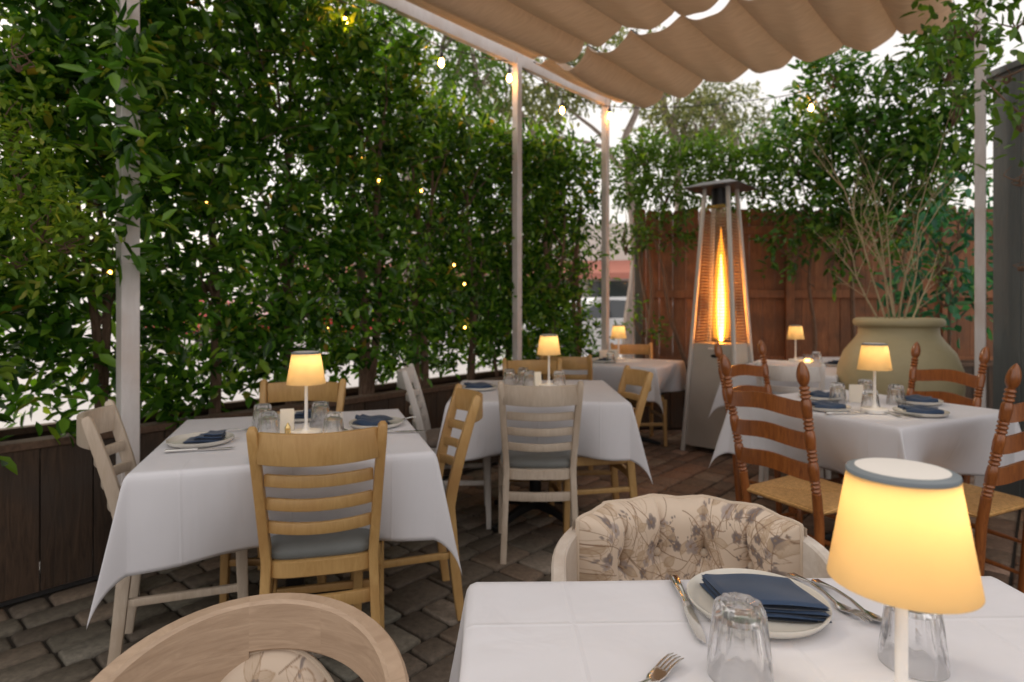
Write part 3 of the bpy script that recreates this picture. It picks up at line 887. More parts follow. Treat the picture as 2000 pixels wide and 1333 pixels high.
# canopy
def canopy(name, label, s0, s1, tt, seed, drops):
    r_ = random.Random(seed)
    c0 = pB
    t = thing(name, label, 'canopy', c0 + Vector((0, 0, 0)), 0, 'pleated canopy panels')
    nv = 26
    drops = [d_ * r_.uniform(.8, 1.3) for d_ in drops]
    tv, zv = [], []
    for (ta, tb), dr in zip(zip(tt, tt[1:]), drops):
        n = 14
        for i in range(n if tb != tt[-1] else n + 1):
            q = i / n
            tv.append(ta + (tb - ta) * q); zv.append(-dr * (1 - (2 * q - 1) ** 2) ** .8 if 0 < q < 1 else 0)
    A = np.zeros((len(tv), nv, 3)); B = np.zeros((len(tv), nv, 3))
    for j in range(nv):
        q = j / (nv - 1); s_ = s0 + (s1 - s0) * q
        for i in range(len(tv)):
            e_ = 0.010 * math.sin(i * .8 + 7 * q + seed) * (1 if zv[i] else 0)
            edge = .05 * (min(q, 1 - q) < .02)
            ts = tv[i]
            p = u * (s_ + .02 * math.sin(tv[i] * 9 + seed) * (1 if j in (0, nv - 1) else 0)) + v * ts
            hz = BH - .055 + (zv[i] * (1 + .12 * math.sin(q * 5 + i * .3))) + e_ * .6 - .015 * math.sin(PI * q)
            A[i, j] = (p.x, p.y, hz)
    B = A.copy(); B[:, :, 2] += .0025
    g = MB(); g.grid(A); g.grid(B[::-1]); o = g.build('canvas', M['canvas'], t, angle=60)
    for tk in tt[:-1]:
        g = MB(); p0 = u * s0 + v * tk; p1 = u * s1 + v * tk
        g.tube([(p0.x, p0.y, BH - .048), (p1.x, p1.y, BH - .048)], .005, 6); g.build('rod', M['iron'], t)
    return t
tt = [.13, .32, .63, 1.0, 1.37, 1.72, 2.06, 2.40, 2.74]
canopy('canopy', 'far panel of the pleated brown canvas canopy, ending in a scalloped edge', .05, 1.27, tt, 1, [.02, .12, .085, .075, .07, .07, .07, .07])
canopy('canopy', 'near panel of the pleated brown canvas canopy, overhead at the top edge', -2.86, -.04, [.17, .36, .66, 1.0, 1.37, 1.72, 2.06, 2.40, 2.74], 2, [.02, .11, .09, .08, .075, .07, .07, .07])

# ------------------------------------------------------------------ string lights
wp = [PZ(560, -40, 3.4), PZ(745, 28, 3.9), PZ(862, 92, 4.3), PZ(1000, 121, 4.84), PZ(1098, 180, 5.4), PZ(1178, 207, 5.82), PZ(1290, 210, 5.85), PZ(1450, 198, 5.8), PZ(1580, 178, 5.75), PZ(1765, 125, 5.5)]
t = thing('light_cable', 'thin black cable of the festoon lights strung from hedge to right hand shrubs', 'cable', wp[0])
g = MB(); pts = []
for a, b_ in zip(wp, wp[1:]):
    for i in range(5):
        q = i / 5; pts.append(a.lerp(b_, q) - wp[0] + Vector((0, 0, -.012 * math.sin(PI * q))))
pts.append(wp[-1] - wp[0])
g.tube(pts, .0045, 6); g.build('wire', M['black'], t)
bulbs = [(673, 43, 3.75, 'festoon bulb glowing in front of the leaves at the top, left of canopy'), (862, 122, 4.3, 'festoon bulb against the bright sky, left of the middle post'),
         (995, 152, 4.8, 'festoon bulb touching the top of the middle white post'), (1098, 215, 5.4, 'festoon bulb hanging between the two farther white posts'),
         (1191, 226, 5.8, 'festoon bulb just right of the far white post'), (1584, 210, 5.75, 'festoon bulb glowing beside the tall shrub, under canopy edge')]
first = None
for (px, py, Z, lb) in bulbs:
    p = PZ(px, py, Z)
    if first is None:
        first = thing('festoon_bulb', lb, 'light bulb', p, 0, 'festoon bulbs on the cable')
        g = MB(); g.lathe([(0.001, -.035), (.012, -.03), (.019, -.014), (.019, 0), (.012, .018), (.009, .026)], m=14); g.build('bulb', M['bulb'], first)
        g = MB(); g.lathe([(.012, .024), (.014, .03), (.014, .062), (.008, .07), (.004, .11)], m=12); g.build('socket', M['black'], first)
    else:
        dup(first, p, 0, lb)
fairy = [(520, 183), (404, 398), (705, 309), (740, 353), (823, 373), (887, 518), (907, 555), (639, 643), (908, 640), (708, 490), (215, 532), (148, 398)]
ff = None
for (px, py) in fairy:
    # on the hedge face
    k = (px - CX) / FPX
    Z = (F0.y * u.x - F0.x * u.y + .0) / (u.x - k * u.y)
    p = PZ(px, py, Z + .05)
    if ff is None:
        ff = thing('fairy_light', 'tiny warm fairy light glowing among the dark hedge leaves', 'light', p, 0, 'fairy lights in the hedge')
        g = MB(); g.lathe([(0.001, -.010), (.006, -.007), (.008, 0), (.006, .007), (0.001, .010)], m=8); g.build('bulb', M['fairy'], ff)
    else:
        dup(ff, p, 0, 'tiny warm fairy light glowing among the dark hedge leaves')

# ------------------------------------------------------------------ patio heater
hc = Vector((1.443, 5.215, 0)) + v * .24 + u * .24
t = thing('patio_heater', 'tall steel pyramid patio heater with a glowing orange flame', 'heater', hc, -HA)
# local x = across (v), local y = along hedge (u)
zb0, zb1, zt = .05, .90, 2.12
def half(z):  # half width of pyramid at z
    return .235 + (.105 - .235) * (z - .0) / 2.12
g = MB()
b0, b1 = half(zb0) - .012, half(zb1) - .012
V = [(sx * b, sy * b, z) for z, b in ((zb0, b0), (zb1, b1)) for sx, sy in ((-1, -1), (1, -1), (1, 1), (-1, 1))]
g.add(V, [(0, 1, 5, 4), (1, 2, 6, 5), (2, 3, 7, 6), (3, 0, 4, 7), (4, 5, 6, 7), (3, 2, 1, 0)])
g.build('cabinet', M['ss'], t, smooth=False)
for sx, sy in ((-1, -1), (1, -1), (1, 1), (-1, 1)):
    g = MB(); g.sweep([(sx * half(0), sy * half(0), 0), (sx * half(zt + .1), sy * half(zt + .1), zt + .102)], .030, .030, (1, 0, 0), .2)
    g.build('leg', M['ss_post'], t)
for q in range(4):
    g = MB()
    a = q * PI / 2
    z = zb1 + .03
    while z < zt - .10:
        h_ = half(z) - .004
        p0 = Vector((-h_, -h_, z)); p1 = Vector((h_, -h_, z))
        rot = Matrix.Rotation(a, 3, 'Z')
        g.tube([rot @ p0, rot @ p1], .0040, 4, cap=False); z += .026
    for fx in (-.33, .33):
        rot = Matrix.Rotation(a, 3, 'Z')
        p0 = Vector((half(zb1) * fx, -half(zb1) + .004, zb1 + .02)); p1 = Vector((half(zt - .1) * fx, -half(zt - .1) + .004, zt - .1))
        g.tube([rot @ p0, rot @ p1], .0022, 4, cap=False)
    g.build('guard_grille', M['guard'], t)
g = MB(); g.lathe([(.052, zb1 + .005), (.052, zt - .06), (.049, zt - .06), (.049, zb1 + .005)], m=24, close=True); g.build('glass_tube', M['tubeglass'], t)
g = MB()
fl = []
for i in range(19):
    q = i / 18
    fl.append((.034 * math.sin(PI * min(1, q * .93 + .07)) ** .7 * (1 - .55 * q) + .001, zb1 + .03 + .74 * q))
g.lathe(fl, m=14); g.build('flame', M['flame'], t)
g = MB(); g.lathe([(.012, zb1 + .02), (.072, zb1 + .06), (.084, zb1 + .2), (.070, zb1 + .45), (.044, zb1 + .72), (.012, zb1 + .92), (.001, zb1 + 1.0)], m=20)  # added emissive shell imitating the flame's orange glow inside the cage
hm, nt, b = newmat('flame_halo')
em = N(nt, "ShaderNodeEmission"); em.inputs[0].default_value = (1.0, .33, .03, 1); em.inputs[1].default_value = 2.6
tp = N(nt, "ShaderNodeBsdfTransparent"); lw = N(nt, "ShaderNodeLayerWeight"); lw.inputs[0].default_value = .5
iv = N(nt, "ShaderNodeMath", operation='SUBTRACT'); iv.inputs[0].default_value = 1.0; nt.links.new(lw.outputs["Facing"], iv.inputs[1])
pw_ = N(nt, "ShaderNodeMath", operation='MULTIPLY'); sq_ = N(nt, 'ShaderNodeMath', operation='POWER'); sq_.inputs[1].default_value = 2.2; nt.links.new(iv.outputs[0], sq_.inputs[0]); nt.links.new(sq_.outputs[0], pw_.inputs[0]); pw_.inputs[1].default_value = .75
mx = N(nt, "ShaderNodeMixShader"); nt.links.new(pw_.outputs[0], mx.inputs[0]); nt.links.new(tp.outputs[0], mx.inputs[1]); nt.links.new(em.outputs[0], mx.inputs[2])
nt.links.new(mx.outputs[0], nt.nodes["Material Output"].inputs[0])
g.build('flame_glow_shell', hm, t, angle=80)
g = MB(); g.box((0, 0, zb1 + .006), (half(zb1) * 1.8, half(zb1) * 1.8, .012)); g.build('burner_plate', M['ss'], t, smooth=False)
g = MB()
ht = .235
V = [(-ht, -ht, zt + .10), (ht, -ht, zt + .10), (ht, ht, zt + .10), (-ht, ht, zt + .10), (-ht, -ht, zt + .108), (ht, -ht, zt + .108), (ht, ht, zt + .108), (-ht, ht, zt + .108),
     (-.12, -.12, zt + .155), (.12, -.12, zt + .155), (.12, .12, zt + .155), (-.12, .12, zt + .155)]
g.add(V, [(3, 2, 1, 0), (0, 1, 5, 4), (1, 2, 6, 5), (2, 3, 7, 6), (3, 0, 4, 7), (4, 5, 9, 8), (5, 6, 10, 9), (6, 7, 11, 10), (7, 4, 8, 11), (8, 9, 10, 11)])
g.build('hood', M['ss_hat'], t, smooth=False)
g = MB(); g.lathe([(.075, zt - .05), (.075, zt + .10)], m=20); g.build('collar', M['iron'], t)
g = MB(); g.box((0, -half(zt - .05) + .002, zt - .06), (.16, .008, .03)); g.build('emitter_plate', M['gold'], t, smooth=False)
g = MB(); g.lathe([(.001, -.004), (.026, -.003), (.026, .003), (.001, .004)], m=20)
o = g.build('badge', M['iron'], t); o.rotation_euler = (R(90), 0, 0); o.location = (.02, -half(.82) + .002, .81); o.scale = (1.25, .55, 1)
g = MB(); g.box((.02, -half(.87) + .003, .87), (.11, .02, .012)); g.build('handle', M['white'], t, smooth=False)

# ------------------------------------------------------------------ clay jar
jc = Vector((2.65, 4.22, 0))
t = thing('clay_jar', 'huge rounded olive green clay jar holding bare branches', 'jar', jc)
g = MB()
prof = [(.22, 0), (.25, .05), (.31, .25), (.355, .50), (.376, .68), (.370, .80), (.332, .91), (.27, .99), (.243, 1.03), (.238, 1.08), (.243, 1.085), (.262, 1.09), (.272, 1.105), (.272, 1.125), (.262, 1.14), (.245, 1.145), (.225, 1.14), (.215, 1.12), (.21, 1.0), (.05, .99)]
g.lathe(prof, m=56); g.build('body', M['jar'], t, angle=60)
g = MB(); g.lathe([(.205, 1.01), (.1, 1.03), (.001, 1.035)], m=24); g.build('soil', M['soil'], t)
t = thing('bare_branches', 'dry pale branches fanning up out of the clay jar', 'branches', jc + Vector((0, 0, 1.02)))
g = MB(); tips = []
def br(p, d, L, r, depth):
    n = 5; pts = [p]; q = Vector(p); dd = Vector(d)
    for i in range(n):
        dd = (dd + Vector((random.gauss(0, .07), random.gauss(0, .07), .02))).normalized()
        q = q + dd * L / n; pts.append(Vector(q))
    g.tube(pts, [r * (1 - .62 * i / n) for i in range(n + 1)], 5)
    tips.append((pts[-1], dd))
    if depth > 0:
        for k in range(random.randint(4, 7)):
            i = random.randint(2, n)
            side = Vector((random.gauss(0, 1), random.gauss(0, 1), random.gauss(.3, .4))).normalized()
            br(pts[i], (dd * .75 + side * .6).normalized(), L * random.uniform(.25, .5), r * .4, depth - 1)
for (px, py) in ((1700, 235), (1655, 330), (1610, 400), (1720, 330), (1830, 380), (1790, 240), (1640, 250), (1860, 470)):
    tgt = PZ(px, py, 4.22) - (jc + Vector((0, 0, 1.02)))
    L = tgt.length * .72
    st = Vector((tgt.x * .1, random.uniform(-.05, .05), 0))
    br(st, (tgt + Vector((0, random.uniform(-.15, .15), 0))).normalized(), L, .0085, 2)
g.build('branches', M['twig'], t)
S0 = np.array([list(p) for p, d in tips if random.random() < .5]); SD = np.array([list(d) for p, d in tips])[:len(S0)]
V, F = shoots(S0, unit(SD), 3, np.full(len(S0), .04), .035, .015)
mk_np('leaves', V, F, M['leaf_far'], t)

# ------------------------------------------------------------------ street beyond
def car(label, px, Z, col, rz, L=4.4):
    t = thing('parked_car', label, 'car', ((px - CX) / FPX * Z, Z, -.035), rz, 'cars parked beyond the hedge')
    body = simple('car_paint', col, .25, coat=1.0)
    prof = [(-2.2, .35), (-2.2, .75), (-2.0, .92), (-1.25, 1.0), (-.55, 1.42), (.75, 1.45), (1.55, 1.02), (2.1, .92), (2.22, .7), (2.2, .35)]
    g = MB()
    for wv in ():
        pass
    V, Fc = [], []
    ys = [(-.86, 1), (-.80, 1), (.80, 1), (.86, 1)]
    for yy in (-.88, .88):
        for (x, z) in prof: V.append((x, yy * (.82 if z > 1.1 else 1), z))
    n = len(prof)
    Fc = [tuple(range(n - 1, -1, -1)), tuple(range(n, 2 * n))] + [(i, (i + 1) % n, (i + 1) % n + n, i + n) for i in range(n)]
    g.add(V, Fc); g.build('body', body, t, smooth=False)
    for yy in (-1, 1):
        g = MB(); y0 = yy * .884; y1 = yy * .74
        q = [(-1.1, y0 * .99, 1.02), (1.35, y0 * .99, 1.04), (.68, y1, 1.39), (-.5, y1, 1.37)]
        g.add(q + [(a, b_ - yy * .02, c) for a, b_, c in q], [(0, 1, 2, 3), (7, 6, 5, 4), (0, 4, 5, 1), (1, 5, 6, 2), (2, 6, 7, 3), (3, 7, 4, 0)]); g.build('window', M['carglass'], t, smooth=False)
    for xx in (-1.35, 1.35):
        for yy in (-.8, .8):
            w = MB(); w.lathe([(.19, -.1), (.31, -.1), (.33, -.07), (.33, .07), (.31, .1), (.19, .1)], m=22, close=True)
            o = w.build('wheel', M['black'], t); o.rotation_euler = (R(90), 0, 0); o.location = (xx, yy, .33)
            h = MB(); h.lathe([(.001, -.08), (.2, -.07), (.2, .07), (.001, .08)], m=18); h.build('rim', M['ss_post'], o)
    for yy in (-.65, .65):
        g = MB(); g.box((2.17, yy, .75), (.08, .3, .12), 0, .02); g.build('headlight', M['white'], t)
car('white parked car seen through the gap between hedge and fence', 1195, 12.5, (.75, .77, .8), R(12))
car('red parked car behind the hedge, glimpsed left of the middle post', 745, 22, (.5, .03, .03), R(-10))
car('red parked car glimpsed through the hedge right of the nearest post', 430, 19, (.5, .04, .03), R(-14))
t = thing('shop_building', 'pale low building with a red awning across the street, glimpsed through hedge', 'building', (2.0, 30, -.03), R(-12))
g = MB(); g.box((0, 0, 2.4), (30, 6, 4.8)); g.build('wall', simple('pale_render', (.62, .58, .54), .8, noise=.1), t, smooth=False)
g = MB(); g.add([(-12, -3.01, 3.2), (12, -3.01, 3.2), (12, -4.3, 2.6), (-12, -4.3, 2.6), (-12, -4.3, 2.35), (12, -4.3, 2.35)], [(0, 1, 2, 3), (3, 2, 5, 4)]); g.build('awning', simple('red_awning', (.42, .16, .12), .7), t, smooth=False)
for k in range(7):
    g = MB(); g.box((-10 + k * 3.3, -3.01, 1.3), (2.4, .08, 2.0)); g.build('window', M['carglass'], t, smooth=False)

# ------------------------------------------------------------------ chairs
def ladder_slat(mb, x0, x1, zc, hh, y0, bow, th=.018, n=10):
    pts = []
    for i in range(n + 1):
        q = i / n; x = x0 + (x1 - x0) * q
        pts.append((x, y0 - bow * (1 - (2 * q - 1) ** 2), zc))
    mb.sweep(pts, hh, th, (0, 0, 1), .35)
def yb(z):   # back line of the cafe chair (local y) by height
    if z < .44: return -.215 + .045 * (z / .44) ** .8
    return -.17 - .105 * ((z - .44) / .42) ** 1.25
def cafe_chair(label, wmat, smat, loc, rz, group):
    t = thing('cafe_chair', label, 'chair', loc, rz, group)
    hs = [0, .1, .2, .3, .38, .44, .5, .58, .66, .74, .82, .865]
    for s_ in (-1, 1):
        g = MB(); pts = []
        for z in hs:
            x = s_ * (.172 if z < .44 else .160 + .026 * (z - .44) / .42)
            if z < .44: x = s_ * (.176 - .016 * z / .44)
            pts.append((x, yb(z), z))
        pts.append((pts[-1][0], pts[-1][1] - .004, .874))
        w = [.034, .036, .038, .040, .042, .044, .044, .042, .040, .037, .034, .030, .018]
        g.sweep(pts, [.030] * 11 + [.028, .016], w, (1, 0, 0), .35); g.build('back_leg', wmat, t)
        g = MB(); g.sweep([(s_ * .195, .185, 0), (s_ * .19, .18, .2), (s_ * .187, .175, .405)], [.028, .034, .04], [.028, .034, .04], (1, 0, 0), .35); g.build('front_leg', wmat, t)
        g = MB(); g.sweep([(s_ * .188, .165, .25), (s_ * .165, yb(.25) + .015, .25)], .026, .018, (0, 0, 1), .4); g.build('side_stretcher', wmat, t)
    g = MB(); ladder_slat(g, -.168, .168, .812, .094, yb(.81) - .006, .062, .019); g.build('crest_rail', wmat, t)
    for z in (.708, .632, .556):
        g = MB(); ladder_slat(g, -.155, .155, z, .036, yb(z), .050, .017); g.build('slat', wmat, t)
    g = MB(); ladder_slat(g, -.160, .160, .31, .042, yb(.31) + .005, .018, .018); g.build('back_stretcher', wmat, t)
    g = MB(); g.sweep([(-.187, .178, .19), (.187, .178, .19)], .028, .018, (0, 0, 1), .4); g.build('front_stretcher', wmat, t)
    # seat ring + cushion (trapezoid rounded)
    def outline(k, n=40, f=1.0):
        out = []
        for i in range(n):
            a = 2 * PI * i / n
            c, s_ = math.cos(a), math.sin(a)
            e = .42
            x = abs(c) ** e * (1 if c > 0 else -1); y = abs(s_) ** e * (1 if s_ > 0 else -1)
            wx = .205 - .022 * (1 - y) / 2
            out.append((x * wx * k, .01 + y * .205 * k))
        return out
    def ringz(mb, lst):
        vs_, n = [], 40
        for k, z in lst:
            vs_ += [(x, y, z) for x, y in outline(k)]
        fs = [(i * n + j, i * n + (j + 1) % n, (i + 1) * n + (j + 1) % n, (i + 1) * n + j) for i in range(len(lst) - 1) for j in range(n)]
        fs.append(tuple(range(n - 1, -1, -1))); fs.append(tuple((len(lst) - 1) * n + j for j in range(n)))
        mb.add(vs_, fs)
    g = MB(); ringz(g, [(.97, .388), (1.0, .393), (1.0, .438), (.97, .443)]); g.build('seat_frame', wmat, t, angle=45)
    g = MB(); ringz(g, [(.93, .443), (.985, .452), (.975, .47), (.92, .484), (.78, .492), (.5, .496), (.2, .497)]); g.build('seat_cushion', smat, t, angle=70)
    return t
def fwd(rz): return Vector((-math.sin(rz), math.cos(rz), 0))
def org(cr, rz, k=.275): return Vector((cr[0], cr[1], 0)) + fwd(rz) * k
GC = 'cafe chairs around the tablecloths'
kA = cafe_chair('honey wood slat back chair with grey seat, back to camera at front left table', M['honey'], M['seatgrey'], org((-.575, 1.83), R(14)), R(14), GC)
kW = cafe_chair('whitewashed slat back chair with grey seat, back to camera at middle table', M['wash'], M['seatgrey'], org((.134, 2.87), 0), 0, GC)
kD = cafe_chair('whitewashed slat back chair leaning by the planter, left side of front left table', M['wash'], M['seatgrey'], org((-1.43, 2.13), R(-66)), R(-66), GC)
kF = cafe_chair('white painted chair with taupe seat left of the middle table', M['white_chair'], M['seattaupe'], org((-.60, 3.55), R(-86)), R(-86), GC)
dup(kA, org((-.19, 2.60), R(106)), R(106), 'honey wood slat back chair sideways at the right side of front left table')
dup(kA, org((-1.0, 2.95), R(184)), R(184), 'honey wood chair behind the front left table, facing the camera behind lamp')
dup(kA, org((.135, 4.13), R(180)), R(180), 'honey wood chair behind the middle table, facing the camera')
dup(kA, org((.71, 3.46), R(98)), R(98), 'pale honey wood chair at the right side of the middle table')
dup(kA, org((.39, 4.5), R(-25)), R(-25), 'honey wood chair between middle table and far left table, back to camera')
dup(kA, org((1.13, 5.82), R(182)), R(182), 'orange lit honey wood chair behind the far table, against fence planter')
dup(kF, org((1.715, 3.80), R(-30)), R(-30), 'pale cream slat back chair, back to camera at the table beside the clay jar')
for o in (kA,): pass

# ladderback chairs
def lyb(z): return -.165 - .03 * min(1, z / .43) - max(0, z - .43) * .20
m, nt, b = newmat('rush_seat')
tc = N(nt, "ShaderNodeTexCoord"); sx = N(nt, "ShaderNodeSeparateXYZ"); nt.links.new(tc.outputs["Object"], sx.inputs[0])
ax = N(nt, "ShaderNodeMath", operation='ABSOLUTE'); nt.links.new(sx.outputs[0], ax.inputs[0])
ay = N(nt, "ShaderNodeMath", operation='ABSOLUTE'); nt.links.new(sx.outputs[1], ay.inputs[0])
mxm = N(nt, "ShaderNodeMath", operation='MAXIMUM'); nt.links.new(ax.outputs[0], mxm.inputs[0]); nt.links.new(ay.outputs[0], mxm.inputs[1])
fr = N(nt, "ShaderNodeMath", operation='MULTIPLY'); nt.links.new(mxm.outputs[0], fr.inputs[0]); fr.inputs[1].default_value = 900
sn = N(nt, "ShaderNodeMath", operation='SINE'); nt.links.new(fr.outputs[0], sn.inputs[0])
nz = N(nt, "ShaderNodeTexNoise"); nz.inputs["Scale"].default_value = 60; nz.inputs["Detail"].default_value = 4; nt.links.new(tc.outputs["Object"], nz.inputs["Vector"])
ad = N(nt, "ShaderNodeMath", operation='MULTIPLY_ADD'); nt.links.new(sn.outputs[0], ad.inputs[0]); ad.inputs[1].default_value = .22; nt.links.new(nz.outputs[0], ad.inputs[2])
rp = N(nt, "ShaderNodeValToRGB"); rp.color_ramp.elements[0].position = .2; rp.color_ramp.elements[0].color = (.52, .26, .075, 1); rp.color_ramp.elements[1].position = .75; rp.color_ramp.elements[1].color = (.88, .52, .20, 1)
nt.links.new(ad.outputs[0], rp.inputs[0]); nt.links.new(rp.outputs[0], b.inputs["Base Color"]); b.inputs["Roughness"].default_value = .7
bp = N(nt, "ShaderNodeBump"); bp.inputs["Strength"].default_value = .7; bp.inputs["Distance"].default_value = .004; nt.links.new(sn.outputs[0], bp.inputs["Height"]); nt.links.new(bp.outputs[0], b.inputs["Normal"])
M['rush'] = m
def ladder_chair(label, loc, rz):
    t = thing('ladderback_chair', label, 'chair', loc, rz, 'turned ladderback chairs')
    prof = [(0, .014), (.03, .017), (.2, .018), (.40, .019), (.50, .0185), (.512, .0185)]
    def rings(z0):
        out = []
        for k in range(3):
            c = z0 + .009 + k * .0165
            out += [(c - .008, .0125), (c - .005, .0165), (c, .0195), (c + .005, .0165), (c + .008, .0125)]
        return out
    for z0, z1 in ((.515, .565), (.645, .695), (.775, .825)):
        pass
    z = .515
    for _ in range(2):
        prof += rings(z); prof += [(z + .053, .018), (z + .087, .020), (z + .116, .018)]; z += .122
    prof += rings(z); prof += [(z + .053, .018), (z + .09, .020), (z + .114, .018)]; z += .12
    prof += rings(z); z += .05
    f0, f1 = z + .003, 1.022
    for i in range(12):
        q = i / 11
        prof.append((f0 + (f1 - f0) * q, .0235 * max(.06, math.sin(PI * min(1, .2 + .8 * q)) ** .62) if q > .12 else .013 + q * .06))
    sc_ = (1.0) 
    for s_ in (-1, 1):
        g = MB()
        g.tube([(s_ * (.165 + .025 * z), lyb(z), z) for z, r in prof], [r for z, r in prof], 14); g.build('back_post', M['brown'], t)
        g = MB(); fp = [(0, .013), (.04, .018), (.12, .017), (.13, .013), (.14, .018), (.16, .018), (.17, .013), (.18, .018), (.3, .019), (.31, .014), (.32, .019), (.44, .020), (.455, .012)]
        g.tube([(s_ * .21, .185, z) for z, r in fp], [r for z, r in fp], 12); g.build('front_leg', M['brown'], t)
        for zz in (.14, .27):
            g = MB(); g.tube([(s_ * .208, .185, zz), (s_ * .19, .0, zz), (s_ * .168, lyb(zz), zz)], [.007, .012, .007], 8); g.build('side_stretcher', M['brown'], t)
    for zz in (.17, .30):
        g = MB(); g.tube([(-.21, .185, zz), (-.1, .185, zz), (0, .185, zz), (.1, .185, zz), (.21, .185, zz)], [.007, .011, .014, .011, .007], 8); g.build('front_stretcher', M['brown'], t)
    for zc in (.597, .719, .840):
        n = 22; A = []
        hw = .168 + .025 * zc - .006
        V = np.zeros((n + 1, 4, 3))
        for i in range(n + 1):
            q = 2 * i / n - 1
            wv = .017 * (math.cos(PI * q) * .5 + .5)
            top = .026 + wv; bot = -.038 + wv * .95
            y = lyb(zc) - .028 * (1 - q * q)
            V[i] = [(q * hw, y - .006, zc + bot), (q * hw, y - .006, zc + top), (q * hw, y + .006, zc + top), (q * hw, y + .006, zc + bot)]
        g = MB(); vs_ = V.reshape(-1, 3); fs = []
        for i in range(n):
            for j in range(4): fs.append((i * 4 + j, i * 4 + (j + 1) % 4, (i + 1) * 4 + (j + 1) % 4, (i + 1) * 4 + j))
        g.add(vs_, fs); g.build('slat', M['brown'], t, angle=40)
    # rush seat
    g = MB(); n = 28
    A = np.zeros((n + 1, n + 1, 3)); B = np.zeros((n + 1, n + 1, 3))
    for i in range(n + 1):
        for j in range(n + 1):
            a = 2 * i / n - 1; c = 2 * j / n - 1
            wx = .215 - .035 * (1 - c) / 2
            ed = max(abs(a), abs(c))
            zz = .445 + .012 * (1 - ed ** 8) - .010 * (1 - ed) - .006 * math.exp(-((abs(a) - abs(c)) / .05) ** 2) * (ed < .97)
            A[i, j] = (a * wx, c * .20 - .0, zz); B[i, j] = (a * wx, c * .20, .425 - .006 * (1 - ed))
    g.grid(A); g.grid(B[::-1])
    rim = [(i, 0) for i in range(n + 1)] + [(n, j) for j in range(1, n + 1)] + [(i, n) for i in range(n - 1, -1, -1)] + [(0, j) for j in range(n - 1, 0, -1)]
    ra = np.array([A[i, j] for i, j in rim]); rb = np.array([B[i, j] for i, j in rim])
    cen = np.array([0, 0, .435]); mid = (ra + rb) / 2; mid[:, :2] *= 1.045
    g.grid(np.stack([rb, mid, ra], 1), closed_u=True)
    g.build('rush_seat', M['rush'], t, angle=60)
    return t
l1 = ladder_chair('brown ladderback chair with rush seat in front of right table, nearer left one', (1.27, 2.60, 0), R(-63))
dup(l1, (1.50, 3.36, 0), R(-150), 'brown ladderback chair behind the left corner of the right table')
dup(l1, (2.08, 3.24, 0), R(108), 'brown ladderback chair in front of the clay jar, far right side of table')
dup(l1, (1.845, 2.57, 0), R(26), 'brown ladderback chair cut by the right frame edge, nearest on the right')

